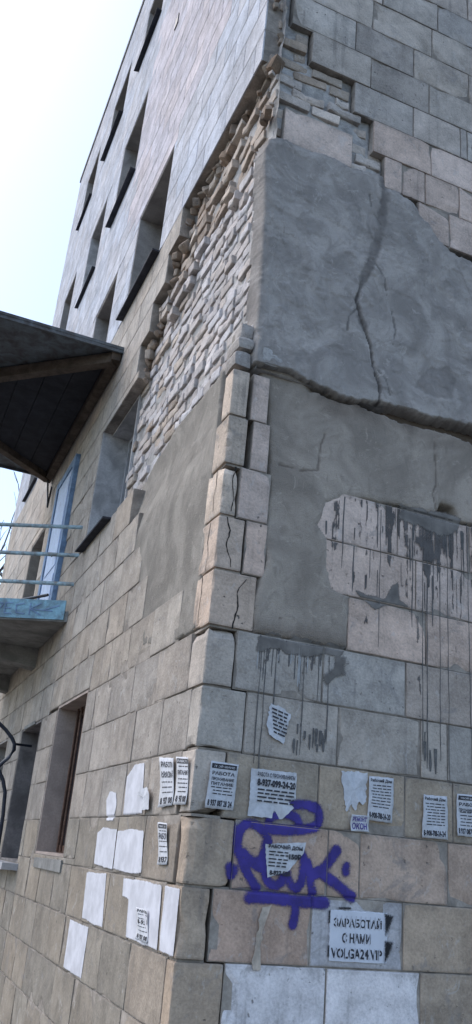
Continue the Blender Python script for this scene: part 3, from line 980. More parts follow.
STROKES = {
    'ploop': [(0.291, 0.397), (0.257, 0.465), (0.253, 0.54), (0.287, 0.582), (0.352, 0.577), (0.403, 0.521), (0.408, 0.455), (0.352, 0.424), (0.284, 0.408)],
    'pleg': [(0.284, 0.408), (0.319, 0.362), (0.361, 0.314)],
    'o': [(0.394, 0.509), (0.388, 0.432), (0.409, 0.358), (0.456, 0.329), (0.493, 0.359), (0.494, 0.429)],
    'u': [(0.502, 0.408), (0.533, 0.345), (0.567, 0.326), (0.593, 0.371), (0.596, 0.459)],
    'topbar': [(0.365, 0.672), (0.437, 0.681), (0.51, 0.685)],
    'topo': [(0.404, 0.582), (0.414, 0.622), (0.479, 0.651), (0.547, 0.635), (0.57, 0.592)],
    'topsweep': [(0.405, 0.576), (0.498, 0.574), (0.631, 0.597), (0.67, 0.629), (0.66, 0.686), (0.625, 0.694)],
    'topback': [(0.51, 0.69), (0.60, 0.70), (0.65, 0.685)],
    'k1': [(0.62, 0.439), (0.637, 0.374), (0.654, 0.31)],
    'k2': [(0.643, 0.386), (0.708, 0.424), (0.773, 0.507)],
    'k3': [(0.689, 0.406), (0.78, 0.357), (0.864, 0.308)],
    'dot': [(0.831, 0.439), (0.829, 0.416)],
    'under': [(0.327, 0.27), (0.454, 0.276), (0.597, 0.269), (0.723, 0.272)],
    'drop': [(0.566, 0.241), (0.565, 0.198), (0.558, 0.172)],
    'fill': [(0.286, 0.456), (0.354, 0.408), (0.406, 0.39)],
    'mid': [(0.584, 0.481), (0.621, 0.417)],
    'mid2': [(0.40, 0.40), (0.46, 0.40), (0.50, 0.43)],
    'l1': [(0.22, 0.392), (0.229, 0.361), (0.245, 0.385)], 'l2': [(0.238, 0.571), (0.240, 0.506)]}


def smooth_pts(p):
    q = [Vector((a, b, 0)) for a, b in p]
    out = []
    for i in range(len(q) - 1):
        p0 = q[max(i - 1, 0)]; p1 = q[i]; p2 = q[i + 1]; p3 = q[min(i + 2, len(q) - 1)]
        for k in range(6):
            t = k / 6
            v = 0.5 * ((2 * p1) + (p2 - p0) * t + (2 * p0 - 5 * p1 + 4 * p2 - p3) * t * t + (3 * p1 - p0 - 3 * p2 + p3) * t ** 3)
            out.append((v.x, v.y))
    return out + [tuple(p[-1])]


def tagfun(U, V):
    a = 0 * U
    for k, pts in STROKES.items():
        w = {'under': .024, 'dot': .020, 'drop': .020, 'topbar': .017, 'k2': .024, 'k3': .024, 'l2': .008, 'topsweep': .022}.get(k, .020)
        d = sdline(U, V, smooth_pts(pts))
        a = np.maximum(a, sstep(w + 0.022, w - 0.014, d))
    haze = sstep(0.16, 0.0, sdpoly(U, V, [(.30, .33), (.30, .55), (.42, .68), (.64, .66), (.62, .34)]))
    a = a * (0.86 + 0.30 * fbm(U * 26, V * 26, 19))
    return np.maximum(a, 0.40 * haze * (a > -1) * (0.6 + .4 * fbm(U * 20, V * 20, 3)))


tag(layer('graffiti', 'R', (0.19, 0.92, 0.12, 0.74), tagfun, M_purple, 0.006, wallR, h=0.0008), 'purple spray-painted tag beside the corner')

# ------------------------------------------------------------------ cement runs, smears and marks on the right facade
random.seed(33)


def ribbon(g, u, v0, v1, w, h=0.0046):
    n = max(3, int((v0 - v1) / 0.05))
    b = len(g.v); x = u; k0 = random.random() * 9
    for i in range(n + 1):
        t = i / n; z = v0 + (v1 - v0) * t
        x = u + 0.004 * mnoise.noise(Vector((k0, z * 7, 0)))
        ww = w * (0.75 + 0.5 * mnoise.noise(Vector((k0 + 5, z * 9, 1)))) * (1.0 if i < n else 0.5)
        g.v += [(x - ww / 2, -h + 0.0022, z), (x, -h, z), (x + ww / 2, -h + 0.0022, z)]
    for i in range(n):
        a = b + i * 3
        g.f += [(a, a + 1, a + 4, a + 3), (a + 1, a + 2, a + 5, a + 4)]


g = Geo(); g2 = Geo()
for k in range(16):                                  # under the brown render
    u = random.uniform(0.27, 0.66); v0 = random.uniform(1.42, 1.50)
    (g if random.random() < .62 else g2) and ribbon(g if random.random() < .62 else g2, u, v0, v0 - abs(random.gauss(0, 0.10)) - .05, random.uniform(.005, .013))
for u, e in ((.33, .60), (.30, .86), (.385, 1.0), (.545, .93), (.69, 1.0), (.63, 1.21)): ribbon(g, u, 1.45, e, random.uniform(.006, .009))
for k in range(26):                                  # splashes high on the pinkish blocks
    u = random.choice([random.uniform(0.62, 1.15), random.gauss(1.32, .16), random.uniform(.6, 1.9)])
    v0 = random.choice([random.uniform(2.2, 2.40), random.uniform(1.8, 2.40)])
    ribbon(g, u, v0, v0 - abs(random.gauss(0.05, 0.16)) - 0.03, random.uniform(.004, .011))
for u, e in ((.742, 1.95), (.985, 1.55), (1.27, 1.02), (1.30, .95), (1.385, 1.0), (1.44, .88), (1.585, .98), (1.20, 1.7), (1.68, 1.3)):
    ribbon(g, u, random.uniform(2.28, 2.40), e, random.uniform(.005, .009))
for k in range(9):
    u = random.gauss(1.34, .13); v0 = random.uniform(2.30, 2.42)
    ribbon(g, u, v0, v0 - random.uniform(.08, .22), random.uniform(.012, .024))
for u, a, b, w in ((1.285, 1.09, .99, .020), (1.318, 1.05, .94, .022), (1.35, 1.06, .93, .024), (1.285, 1.14, 1.05, .010)): ribbon(g, u, a, b, w, .005)
for k in range(16): 
    u = random.uniform(.50, .69); v0 = random.uniform(.99, 1.08); ribbon(g, u, v0, v0 - random.uniform(.03, .09), random.uniform(.01, .02))
tag(g.obj('cement_runs', M_drip, wallR, True), kind='stuff')
tag(g2.obj('lime_runs', M_drip2, wallR, True), kind='stuff')


def smear(U, V):
    a = sstep(0.02, -0.02, sdpoly(U, V, [(.27, 1.505), (.27, 1.41), (.40, 1.44), (.52, 1.43), (.66, 1.46), (.75, 1.45), (.78, 1.51)]) + .03 * fbm(U * 14, V * 14, 71))
    a = np.maximum(a, sstep(0.015, -0.015, sdpoly(U, V, [(.83, 1.84), (.87, 1.80), (.96, 1.755), (1.04, 1.80), (1.19, 1.808), (1.115, 1.84), (1.107, 1.95), (1.06, 1.91), (1.02, 1.83), (.9, 1.83)]) + .008 * fbm(U * 20, V * 20, 72)))
    a = np.maximum(a, sstep(0.02, -0.03, sdpoly(U, V, [(1.11, 2.43), (1.12, 2.35), (1.2, 2.29), (1.30, 2.31), (1.40, 2.28), (1.50, 2.33), (1.56, 2.44)]) + .05 * fbm(U * 12, V * 12, 73)))
    a = np.maximum(a, .8 * sstep(0.0, -0.04, sdpoly(U, V, [(.67, 1.52), (.67, 1.28), (.80, 1.36), (.86, 1.50)]) + .06 * fbm(U * 12, V * 12, 74)))
    a = np.maximum(a, .9 * sstep(0.0, -0.02, sdline(U, V, [(1.235, 1.76), (1.24, 1.68), (1.235, 1.62)]) - .012 + .012 * fbm(U * 22, V * 22, 75)))
    return a


layer('cement_smear', 'R', (0.22, 1.7, 1.2, 2.46), smear, mat_layer('smear', (0.19, 0.175, 0.16), 0.9, 0.45, 0.3, 0.25, 0.8), 0.008, wallR, h=0.0002)



def runs(U, V):
    st = fbm(U * 55 + 0.3 * fbm(U * 9, V * 9, 82), V * 2.6, 81, 4, .6)
    brk = fbm(U * 20, V * 13, 83, 4, .6)
    env = 0.55 * np.exp(-((U - 1.33) / .17) ** 2) * sstep(1.75, 2.38, V) + 0.34 * sstep(1.72, 2.36, V) * sstep(.62, .72, U) + 0.16 * sstep(1.45, 1.8, V) * sstep(.62, .72, U)
    envb = 0.62 * sstep(1.20, 1.48, V) * sstep(.255, .29, U) * sstep(.80, .64, U) * (V < 1.5) + 0.30 * sstep(.9, 1.0, V) * sstep(1.14, 1.05, V) * sstep(.48, .53, U) * sstep(.71, .66, U)
    envc = 0.26 * sstep(.92, 1.5, V) * (V < 1.5) * sstep(1.2, 1.28, U) * sstep(1.66, 1.58, U)
    e = np.maximum(np.maximum(env * (V > 1.49), envb), envc)
    a = sstep(0.62, 0.73, 0.5 + 0.5 * st + 0.55 * e - 0.18 + 0.22 * brk)
    a = a * sstep(0.02, 0.10, e)
    out = np.minimum(sdpoly(U, V, PLASTER_LOW), 1)
    return a * sstep(-0.01, 0.02, out) * (0.72 + 0.25 * fbm(U * 7, V * 7, 84))


layer('run_off_stain', 'R', (0.24, 1.75, 0.9, 2.44), runs, mat_layer('run_off', (0.13, 0.12, 0.115), 0.9, 0.30, 0.25, 0.2, 0.85), 0.006, wallR, h=-0.0004)

# ------------------------------------------------------------------ windows, door
for nm, u0, u1, v0, v1 in OPEN:
    if nm == 'door': continue
    w = empty('window', (0, 0, 0), B)
    dep = 0.25 if nm == 'g1' else 0.34
    mr = {'g2': M_wood2, 'g1': M_revealp, 'b1': M_revealb, 'e3': M_revealb}.get(nm, M_reveal)
    g = Geo(); e = 0.02
    x0 = 0.006
    xb = 0.10 if nm == 'b1' else x0 + .002
    g.box(0.10 if nm == 'b1' else x0, dep, u0 + .001, u0 + e, v0, v1); g.box(x0, dep, u1 - e, u1 - .001, v0, v1)
    g.box(xb, dep, u0 + e, u1 - e, v1 - e, v1 - .001); g.box(xb, dep, u0 + e, u1 - e, v0 + .001, v0 + e)
    g.obj('reveal', mr, w)
    g = Geo(); fw = 0.055
    a, b, c, d = u0 + e + .003, u1 - e - .003, v0 + e + .003, v1 - e - .003
    fx0, fx1 = dep - .075, dep - .015
    g.box(fx0, fx1, a, a + fw, c, d); g.box(fx0, fx1, b - fw, b, c, d)
    g.box(fx0 + .002, fx1 - .002, a + fw, b - fw, c, c + fw); g.box(fx0 + .002, fx1 - .002, a + fw, b - fw, d - fw, d)
    m = a + (b - a) * 0.6
    g.box(fx0 + .004, fx1 - .004, m - .03, m + .03, c + fw, d - fw)
    g.obj('frame', M_brownframe if nm in ('g1', 'd1', 'f2') else (M_lav if nm == 'g2' else M_frame), w)
    for (p, q) in ((a + fw, m - .03), (m + .03, b - fw)):
        g = Geo(); g.box(dep - .05, dep - .044, p, q, c + fw, d - fw); g.obj('pane', M_glass, w)
    if nm == 'g1':
        g = Geo()
        V = [(-0.012, u0 - .02, v0 - .10), (-0.012, u1 - .1, v0 - .10), (0.30, u1 - .1, v0 - .02), (0.30, u0 + .01, v0 - .02),
             (-0.012, u0 - .02, v0 - .02), (-0.012, u1 - .1, v0 - .03), (0.30, u1 - .1, v0 + .045), (0.30, u0 + .01, v0 + .045)]
        mesh_obj('sill', V, BOXF, M_conc, w)
        for i in range(7):
            bb = Geo(); y = u0 + .10 + i * .135; bb.tube([(0.145, y, v0 + .03), (0.145, y, v1 - .025)], .009, 6); bb.obj('bar', M_brownframe, w)
    elif nm == 'g2':
        g = Geo(); g.box(-0.14, 0.25, u0 - .06, u1 + .06, v0 - .06, v0 - .004); g.obj('sill', M_frame, w)
    else:
        out = 0.07 if nm in ('d1', 'b1', 'c2', 'b3', 'a2') else 0.05
        V = [(-out, u0 - .03, v0 - .030), (-out, u1 + .05, v0 - .030), (0.26, u1 - .003, v0 - .004), (0.26, u0 + .003, v0 - .004),
             (-out, u0 - .03, v0 - .012), (-out, u1 + .05, v0 - .012), (0.26, u1 - .022, v0 + .026), (0.26, u0 + .022, v0 + .026)]
        mesh_obj('sill', V, BOXF, M_sill, w)

# bent iron railing by the second ground-floor window
gr = empty('bent_railing', (0, 0, 0), B)
PIPES = ([(-0.756, 4.7, 1.708), (-0.415, 4.7, 1.509), (-0.26, 4.7, 1.397), (-0.19, 4.7, 1.331), (-0.156, 4.7, 1.279), (-0.151, 4.7, 1.223), (-0.186, 4.7, 1.154), (-0.255, 4.7, 1.071), (-0.405, 4.7, 0.882), (-0.555, 4.7, 0.724)],
         [(-0.558, 4.7, 1.191), (-0.352, 4.7, 1.087), (-0.254, 4.7, 1.017), (-0.203, 4.7, 0.94), (-0.164, 4.7, 0.836), (-0.145, 4.7, 0.633), (-0.135, 4.7, 0.243)])
for pts in PIPES:
    g = Geo(); g.tube(pts, 0.018, 10); g.obj('pipe', M_iron, gr, True)
g = Geo(); g.tube([(-0.156, 4.7, 1.279), (0.01, 4.7, 1.279)], .012, 8); g.obj('anchor', M_iron, gr, True)

# missing chunk of facing over that window
g = Geo(); g.box(-0.006, 0.02, 4.66, 5.26, 1.485, 1.52); g.obj('lintel', M_conc, B)

# balcony door
dr = empty('balcony_door', (0, 0, 0), B)
u0, u1, v0, v1 = 4.72, 5.72, 2.46, 4.42
g = Geo(); g.box(0.004, .30, u0 + .001, u0 + .02, v0, v1); g.box(0.004, .30, u1 - .02, u1 - .001, v0, v1); g.box(.006, .30, u0 + .02, u1 - .02, v1 - .02, v1 - .001); g.obj('reveal', M_reveal, dr)
g = Geo(); g.box(-0.05, 0.06, u0 - .02, u0 + .10, v0 + .01, v1 + .02); g.obj('frame', M_dblue, dr)
g = Geo(); g.box(-0.05, 0.06, u1 - .10, u1 + .02, v0 + .01, v1 + .02); g.box(-0.048, 0.058, u0 + .10, u1 - .10, v1 - .08, v1 + .018); g.obj('frame', M_dblue, dr)
g = Geo(); g.box(-0.035, 0.02, u0 + .102, u1 - .102, v0 + .012, v1 - .083); leaf = g.obj('door_leaf', M_pale, dr)
for z0, z1 in ((2.56, 3.1), (3.2, 4.25)):
    g = Geo(); g.box(-0.043, -0.036, u0 + .2, u1 - .2, z0, z1); g.obj('door_panel', M_pale, dr)
g = Geo(); g.tube([(-0.037, u0 + .15, 3.3), (-0.08, u0 + .15, 3.3), (-0.08, u0 + .26, 3.3)], .01, 6); g.obj('handle', M_iron, dr)

# ------------------------------------------------------------------ balcony
bal = empty('balcony', (0, 0, 0), B)
ZB = 2.44
poly = [(-0.001, 3.86), (-1.05, 4.50), (-1.05, 7.6), (-0.001, 7.6)]
V = [(x, y, z) for z in (ZB - .10, ZB) for x, y in poly]
mesh_obj('slab', V, [(3, 2, 1, 0), (4, 5, 6, 7), (0, 1, 5, 4), (1, 2, 6, 5), (2, 3, 7, 6), (3, 0, 4, 7)], M_conc, bal)


def strip(p, q, z0, z1, off, th, mat, name):
    p = Vector((*p, 0)); q = Vector((*q, 0)); d = (q - p).normalized(); n = Vector((-d.y, d.x, 0)) * -1
    if n.y > 0 and abs(n.y) > abs(n.x): n = -n
    if abs(n.x) >= abs(n.y) and n.x > 0: n = -n
    a = p + n * off; b = q + n * off
    g = Geo()
    vs_ = [a, b, b + n * th, a + n * th]
    g.v = [(v.x, v.y, z0) for v in vs_] + [(v.x, v.y, z1) for v in vs_]
    g.f = list(BOXF)
    return g.obj(name, mat, bal), n


fa, nrm = strip((-0.03, 3.88), (-1.04, 4.495), ZB - .085, ZB + .10, 0.002, .015, M_blue, 'fascia')
strip((-1.052, 4.50), (-1.052, 7.6), ZB - .085, ZB + .10, 0.002, .015, M_blue, 'fascia')
rz = (ZB + 0.27, ZB + 0.56, ZB + 0.85)
for z in rz:
    g = Geo(); g.tube([(0.05, 3.84, z), (-1.06, 4.47, z)], .019, 8); g.obj('rail', M_rail, bal, True)
    g = Geo(); g.tube([(-1.06, 4.47, z), (-1.06, 7.6, z)], .019, 8); g.obj('rail', M_rail, bal, True)
for (x, y) in ((-1.06, 4.47), (-1.06, 5.5), (-1.06, 6.55), (-1.06, 7.58)):
    g = Geo(); g.box(x - .02, x + .02, y - .02, y + .02, ZB + .002, ZB + .90); g.obj('post', M_rail, bal)
g = Geo(); g.tube([(-0.10, 4.62, ZB + .33), (-0.55, 5.1, ZB + .25), (-1.0, 5.3, ZB + .18)], .016, 6); g.obj('loose_pipe', M_iron, bal, True)
for y in (5.25, 7.1):
    V = [(0.1, y, ZB - .32), (0.1, y + .22, ZB - .32), (-0.8, y + .22, ZB - .20), (-0.8, y, ZB - .20), (0.1, y, ZB - .102), (0.1, y + .22, ZB - .102), (-0.8, y + .22, ZB - .102), (-0.8, y, ZB - .102)]
    mesh_obj('bracket', V, [tuple(reversed(f)) for f in BOXF], M_conc, bal)


# ------------------------------------------------------------------ canopy over the balcony
can = empty('balcony_canopy', (0, 0, 0), B)
ZC = 4.96
g = Geo(); g.box(-2.0, 0.02, 3.22, 6.74, ZC, ZC + .03); g.obj('roof_sheet', M_sheet, can)
g = Geo(); g.box(-1.99, 0.0, 3.225, 3.25, ZC - .035, ZC - .001); g.obj('edge_flashing', M_sheet, can)
g = Geo(); g.box(-1.99, 0.0, 6.71, 6.735, ZC - .035, ZC - .001); g.obj('edge_flashing', M_sheet, can)
g = Geo(); g.box(-2.0, -1.97, 3.25, 6.71, ZC - .10, ZC - .001); g.obj('edge_flashing', M_sheet, can)
g = Geo(); g.box(-0.10, -0.012, 3.26, 6.70, ZC - .11, ZC - .003); g.obj('wall_plate', M_wood, can)
g = Geo(); g.bar((-0.06, 3.32, ZC - .075), (-1.95, 5.10, ZC - .075), .10, .11); g.obj('diagonal_beam', M_wood, can)
g = Geo(); g.bar((-0.06, 6.64, ZC - .075), (-1.95, 4.95, ZC - .09), .10, .09); g.obj('diagonal_beam', M_wood, can)
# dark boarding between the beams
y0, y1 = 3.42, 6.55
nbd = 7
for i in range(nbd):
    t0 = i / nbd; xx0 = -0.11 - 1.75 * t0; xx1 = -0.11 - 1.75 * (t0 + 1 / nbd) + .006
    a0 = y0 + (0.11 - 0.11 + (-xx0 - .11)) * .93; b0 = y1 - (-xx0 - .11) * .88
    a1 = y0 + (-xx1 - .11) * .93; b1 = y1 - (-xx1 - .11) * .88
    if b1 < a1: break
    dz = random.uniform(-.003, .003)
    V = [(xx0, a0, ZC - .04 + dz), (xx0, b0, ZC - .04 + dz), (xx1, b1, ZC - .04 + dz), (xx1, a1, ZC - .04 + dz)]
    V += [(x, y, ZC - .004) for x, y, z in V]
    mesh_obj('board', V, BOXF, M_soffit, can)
g = Geo(); g.tube([(-0.06, 6.60, ZC - .12), (-0.05, 6.25, ZC - .62), (-0.03, 6.35, ZC - .30)], .012, 6); g.obj('hanging_wire', M_iron, can, True)

# small hole high in the left wall: a dark plate stands for its shade
g = Geo(); g.box(-0.012, 0.004, 3.10, 3.22, 9.42, 9.58); g.obj('hole_plate', M_iron, B)


# ------------------------------------------------------------------ lettering
def text_geo(body, bold=0.0):
    cu = bpy.data.curves.new('lettering', 'FONT')
    cu.body = body; cu.size = 1.0; cu.offset = bold; cu.resolution_u = 2
    o = bpy.data.objects.new('lettering', cu); col.objects.link(o)
    bpy.context.view_layer.update()
    me = bpy.data.meshes.new_from_object(o.evaluated_get(bpy.context.evaluated_depsgraph_get()))
    V = np.array([v.co[:2] for v in me.vertices]) if len(me.vertices) else np.zeros((0, 2))
    F = [tuple(p.vertices) for p in me.polygons]
    bpy.data.objects.remove(o); bpy.data.meshes.remove(me); bpy.data.curves.remove(cu)
    if len(V):
        mn = V.min(0); mx = V.max(0); V = (V - mn) / (mx - mn)
    return V, F


def place_text(g, body, x0, x1, z0, z1, fn, bold=0.02):
    V, F = text_geo(body, bold)
    b = len(g.v)
    for x, y in V: g.v.append(fn(x0 + x * (x1 - x0), z0 + y * (z1 - z0)))
    g.f += [tuple(i + b for i in f) for f in F]


g = Geo()
fnR = lambda u, v: (u, -0.0062, v)
fnB = lambda u, v: (u, -0.0068, v)
g = Geo(); place_text(g, 'ЗАРАБОТАЙ', .772, 1.035, .175, .222, fnR, .03); tag(g.obj('stencil_lettering', M_ink, wallR), kind='stuff')
g = Geo(); place_text(g, 'С НАМИ', .82, .975, .108, .15, fnR, .03); tag(g.obj('stencil_lettering', M_ink, wallR), kind='stuff')
g = Geo(); place_text(g, 'VOLGA24.VIP', .762, 1.04, .042, .085, fnR, .03); tag(g.obj('stencil_lettering', M_ink, wallR), kind='stuff')


g = Geo()
for k in range(11):
    u = .783 + k * .0262; b = len(g.v); g.v += [fnB(u, .17), fnB(u + .005, .17), fnB(u + .008, .226), fnB(u + .003, .226)]; g.f.append((b, b + 1, b + 2, b + 3))
    b = len(g.v); g.v += [fnB(u, .038), fnB(u + .005, .038), fnB(u + .007, .09), fnB(u + .002, .09)]; g.f.append((b, b + 1, b + 2, b + 3))
    if k in (2, 4, 6, 7): b = len(g.v); g.v += [fnB(u, .104), fnB(u + .005, .104), fnB(u + .007, .154), fnB(u + .002, .154)]; g.f.append((b, b + 1, b + 2, b + 3))
tag(g.obj('stencil_bridges', mat_plain('bridge_white', (0.62, 0.63, 0.68), 0.7, 0.1), wallR), kind='stuff')
# balcony fascia scribble
g = Geo()
p0 = Vector((-0.03, 3.88, 0)); p1 = Vector((-1.04, 4.495, 0)); dd = (p1 - p0)
for k, pts in enumerate([[(.62, .2), (.60, .8), (.52, .75), (.54, .5), (.61, .5)], [(.50, .8), (.50, .2), (.44, .2)], [(.50, .5), (.45, .5)], [(.50, .8), (.44, .8)], [(.34, .8), (.41, .7), (.40, .25), (.33, .2)], [(.29, .85), (.29, .15)], [(.20, .85), (.29, .5), (.19, .15)], [(.16, .5), (.05, .75)], [(.29, .5), (.10, .42)]]):
    for a, b in zip(pts[:-1], pts[1:]):
        A = p0 + dd * a[0] + nrm * .019; Bq = p0 + dd * b[0] + nrm * .019
        g.bar((A.x, A.y, ZB - .08 + .17 * a[1]), (Bq.x, Bq.y, ZB - .08 + .17 * b[1]), .003, .012, up=(0.2, 0.1, 1) if abs(a[0] - b[0]) > .015 else tuple(dd.normalized()))
g.obj('scribble', M_dblue, bal)

# ------------------------------------------------------------------ flyers (each a thing of its own)
random.seed(77)


def flyer(face, quad, label, header=None, hstyle='bar', big=(), phone=None, lines=6, ink=None, curl=0.008, group='flyers pasted on the stone'):
    """quad: bottom-left, top-left, top-right, bottom-right seen from outside"""
    ink = ink or M_ink
    q = [np.array(p) for p in quad]
    root = empty('flyer', P(face, float(q[0][0]), float(q[0][1]), 0.004))
    tag(root, label, 'flyer', group)
    ox = Vector(root.location)

    def uvp(s, t, h=0.0):
        b = q[0] * (1 - s) + q[3] * s; tp = q[1] * (1 - s) + q[2] * s
        p = b * (1 - t) + tp * t
        hh = 0.006 + curl * ((2 * s - 1) ** 4 * .5 + (2 * t - 1) ** 4 * .4) + curl * .5 * math.sin(7 * s + 5 * t + sd)
        return tuple(Vector(P(face, float(p[0]), float(p[1]), hh + h)) - ox)
    sd = random.random() * 6
    nu, nv = 8, 10
    V = []; F = []
    for j in range(nv + 1):
        for i in range(nu + 1):
            es = random.uniform(-.012, .012) if i in (0, nu) else 0; et = random.uniform(-.008, .008) if j in (0, nv) else 0
            V.append(uvp(i / nu + es, j / nv + et))
    for j in range(nv):
        for i in range(nu):
            a = j * (nu + 1) + i; F.append((a, a + 1, a + nu + 2, a + nu + 1))
    paper = mesh_obj('paper', V, F, M_paper, root, True)
    md = paper.modifiers.new('thickness', 'SOLIDIFY'); md.thickness = 0.0006
    g = Geo(); gw = Geo()
    f1 = lambda x, y: uvp(x, y, 0.0012); f2 = lambda x, y: uvp(x, y, 0.0022)

    def rect(gg, x0, x1, y0, y1, fn):
        n = 6; b = len(gg.v)
        for i in range(n + 1):
            s = x0 + (x1 - x0) * i / n; gg.v += [fn(s, y0), fn(s, y1)]
        gg.f += [(b + 2 * i, b + 2 * i + 2, b + 2 * i + 3, b + 2 * i + 1) for i in range(n)]
    top = 0.96
    if header:
        if hstyle == 'bar':
            rect(g, .05, .95, .86, .965, f1); place_text(gw, header, .12, .88, .885, .94, f2, .03); top = .84
        else:
            place_text(g, header, .08, .92, .865, .955, f1, .035); top = .84
    for (txt, y0, y1) in big: place_text(g, txt, .10, .90, y0, y1, f1, .03)
    low = .22 if phone else .08
    if phone: place_text(g, phone, .06, .94, .05, .19, f1, .045)
    used = [(y0 - .02, y1 + .02) for _, y0, y1 in big]
    y = top - .05
    while y > low + .02:
        if not any(a < y < b for a, b in used):
            s = random.uniform(.10, .2)
            while s < .86:
                e = min(.9, s + random.uniform(.08, .25)); rect(g, s, e, y, y + .022, f1); s = e + .035
        y -= (top - low) / max(lines, 1)
    if g.v: tag(g.obj('print', ink, root), kind='stuff')
    if gw.v: tag(gw.obj('header_print', M_paper, root), kind='stuff')
    return root


def torn(face, pts, label, printf=None, h=0.007, name='torn_flyer', mat=None, tear=0.005):
    """a scrap of paper with a ragged outline"""
    root = empty(name, P(face, pts[0][0], pts[0][1], 0.004))
    tag(root, label, 'flyer', 'flyers pasted on the stone')
    ox = Vector(root.location)
    out = []
    n = len(pts)
    for i in range(n):
        a = np.array(pts[i]); b = np.array(pts[(i + 1) % n]); k = max(2, int(np.hypot(*(b - a)) / 0.012))
        for j in range(k):
            p = a + (b - a) * j / k
            if j: p = p + np.random.RandomState(i * 50 + j).uniform(-tear, tear, 2)
            out.append(p)
    cx = np.mean(out, axis=0)
    V = [tuple(Vector(P(face, float(p[0]), float(p[1]), h + .004 * math.sin(p[0] * 40 + p[1] * 30))) - ox) for p in out]
    V.append(tuple(Vector(P(face, float(cx[0]), float(cx[1]), h)) - ox))
    m = len(out)
    F = [(i, (i + 1) % m, m) for i in range(m)]
    o = mesh_obj('paper', V, F, mat or M_paper, root)
    md = o.modifiers.new('thickness', 'SOLIDIFY'); md.thickness = 0.0008
    if printf:
        g = Geo(); printf(g, lambda u, v: tuple(Vector(P(face, u, v, h + .0052)) - ox)); tag(g.obj('print', M_ink, root), kind='stuff')
    return root


flyer('R', [(.07, .635), (.08, .845), (.222, .845), (.21, .635)], 'white flyer with black header bar nearest the corner on the right wall', 'ТВОЙ ШАНС', big=[('РАБОТА', .72, .80), ('ПРОЖИВАНИЕ', .60, .67), ('ПИТАНИЕ', .50, .57)], phone='8 937 087 28 24', lines=9)
flyer('R', [(.94, .665), (.942, .875), (1.09, .88), (1.082, .66)], 'white flyer right of the blank torn sheet, above the small purple slip', 'Рабочий Дом', 'plain', phone='8-908-788-24-20', lines=9)
flyer('R', [(1.262, .608), (1.27, .82), (1.418, .823), (1.418, .613)], 'white flyer second from the right edge of the photo', 'Рабочий Дом', 'plain', phone='8-908-788-24-24', lines=9)
flyer('R', [(1.475, .638), (1.48, .845), (1.64, .85), (1.64, .638)], 'white flyer with dark header bar cut by the right edge of the photo', 'ТВОЙ ШАНС', big=[('РАБОТА', .72, .80), ('ПРОЖИВАНИЕ', .58, .66)], phone='8 937 087 28 24', lines=8)
flyer('R', [(.845, .603), (.845, .68), (.948, .683), (.948, .608)], 'small white slip with purple print under the torn blank sheet', None, big=[('РЕМОНТ', .60, .88), ('ОКОН', .12, .52)], lines=0, ink=M_inkp)


def pr6(g, f):
    place_text(g, 'РАБОТА С ПРОЖИВАНИЕМ', .325, .525, .805, .825, f, .02)
    place_text(g, '8-937-099-24-20', .325, .53, .760, .795, f, .05)
    for k, y in enumerate((.742, .725, .708, .690)):
        s = .33
        while s < .52:
            e = min(.525, s + random.uniform(.02, .05)); b = len(g.v); g.v += [f(s, y), f(e, y), f(e, y + .007), f(s, y + .007)]; g.f.append((b, b + 1, b + 2, b + 3)); s = e + .008


torn('R', [(.29, .62), (.292, .838), (.532, .842), (.54, .69), (.50, .65), (.47, .622)], 'wide white flyer with a big phone number above the purple tag', pr6, tear=.002)


def pr12(g, f):
    place_text(g, 'РАБОЧИЙ ДОМ', .405, .585, .487, .511, f, .05)
    place_text(g, '150Р', .515, .58, .447, .472, f, .05)
    place_text(g, '8-927-528', .418, .525, .372, .394, f, .05)
    for y in (.472, .458, .440, .425, .41):
        s = .41
        while s < .50:
            e = min(.51, s + random.uniform(.015, .04)); b = len(g.v); g.v += [f(s, y), f(e, y), f(e, y + .006), f(s, y + .006)]; g.f.append((b, b + 1, b + 2, b + 3)); s = e + .008


torn('R', [(.41, .36), (.392, .505), (.602, .53), (.592, .48), (.55, .43), (.51, .392)], 'white flyer with a torn corner pasted over the purple tag', pr12, tear=.002, h=.009)


def prt(g, f):
    for k in range(7):
        y = 1.125 - k * .018; s = .375 + .003 * k
        while s < .46:
            e = min(.465, s + random.uniform(.015, .04)); b = len(g.v); sl = -.25
            g.v += [f(s, y + sl * (s - .4)), f(e, y + sl * (e - .4)), f(e, y + .008 + sl * (e - .4)), f(s, y + .008 + sl * (s - .4))]; g.f.append((b, b + 1, b + 2, b + 3)); s = e + .006


torn('R', [(.352, 1.05), (.37, 1.16), (.42, 1.15), (.482, 1.12), (.452, .97), (.42, .985), (.372, 1.005)], 'crooked torn white flyer highest on the right wall, below the brown render', prt)
torn('R', [(.78, .88), (.932, .89), (.93, .75), (.91, .73), (.89, .745), (.87, .70), (.85, .73), (.82, .69)], 'blank white sheet with a ragged lower edge between two flyers')
torn('R', [(.385, .19), (.40, .235), (.445, .25), (.42, .205), (.408, .15), (.402, .09), (.396, .04), (.41, -.02), (.37, -.022), (.36, .01), (.380, .09)], 'narrow yellowed sliver of peeled paper under the purple tag', mat=mat_plain('old_paper', (0.52, 0.44, 0.36), 0.8, 0.25, 14), h=.0055)
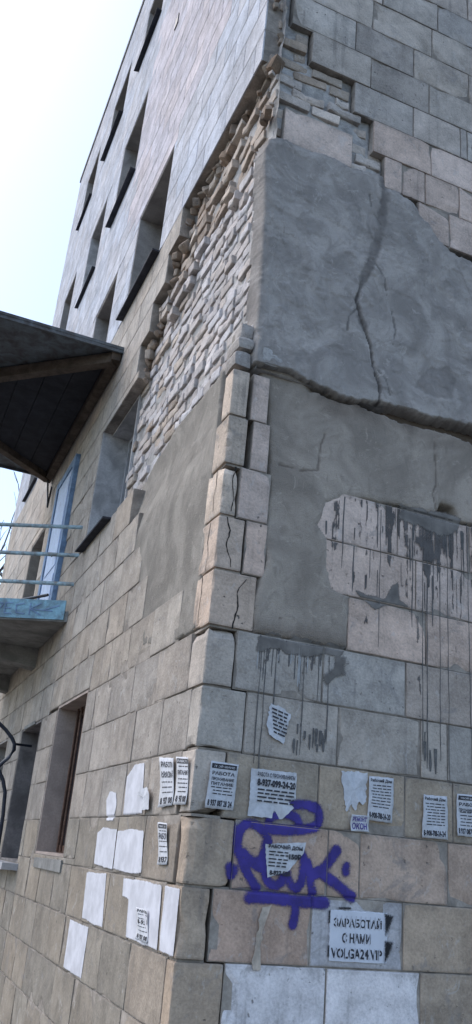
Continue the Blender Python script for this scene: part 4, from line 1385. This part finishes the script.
# left wall (quads run right-to-left in u)
flyer('L', [(.44, .635), (.50, .885), (.27, .865), (.225, .64)], 'white flyer on the left wall, left of the pair near the corner', None, big=[('РАБОТА', .80, .92), ('ЖИЛЬЁ', .62, .74)], phone='8 937 08', lines=7)
flyer('L', [(.20, .645), (.23, .87), (.05, .855), (.03, .64)], 'narrow white flyer on the left wall right at the corner', 'РАБОТА', 'bar', big=[('ПИТАНИЕ', .62, .72)], phone='8 937 08', lines=7)
flyer('L', [(.36, .37), (.405, .565), (.265, .56), (.215, .375)], 'small flyer with dark header alone on a tan block of the left wall', 'ТВОЙ ШАНС', 'bar', big=[('РАБОТА', .6, .75)], phone='8 937', lines=5)
flyer('L', [(.57, .025), (.60, .165), (.41, .165), (.38, .025)], 'flyer pasted on a white-painted block of the left wall', 'РАБОТА', 'plain', big=[('8-937', .50, .64)], phone='8 927 08', lines=5)
torn('L', [(.71, .62), (.70, .70), (.83, .715), (.66, .745), (.59, .71), (.58, .63), (.64, .625)], 'crumpled white paper scrap peeling beside a white paint patch on the left wall', h=.02)

# ------------------------------------------------------------------ bare tree beyond the far end
random.seed(5)
tr = empty('bare_tree', (-0.2, 19.0, GROUND))
tag(tr, 'leafless tree behind the far end of the building', 'tree')
gt = Geo(); gc = Geo()


def grow(p, d, ln, r, lvl):
    q = p + d * ln
    mid = (p + q) / 2 + Vector((random.uniform(-1, 1), random.uniform(-1, 1), 0)) * ln * .06
    (gt if lvl < 2 else gc).tube([p, mid, q], r, 6 if lvl < 2 else 4, r * .65)
    if lvl >= 6: return
    for k in range(3 if lvl < 4 else 2):
        nd = (d + Vector((random.uniform(-1, 1), random.uniform(-1, 1), random.uniform(-.3, .7))) * .62).normalized()
        grow(q if k < 2 else mid, nd, ln * random.uniform(.62, .82), r * .62, lvl + 1)


grow(Vector((0, 0, 0)), Vector((0.02, 0, 1)), 3.6, .17, 0)
gt.obj('trunk', M_bark, tr, True); gc.obj('crown', M_bark, tr)

# the building's own origin stands on the ground
B.location = (0, 0, GROUND)
for ch in B.children:
    ch.location.z -= GROUND
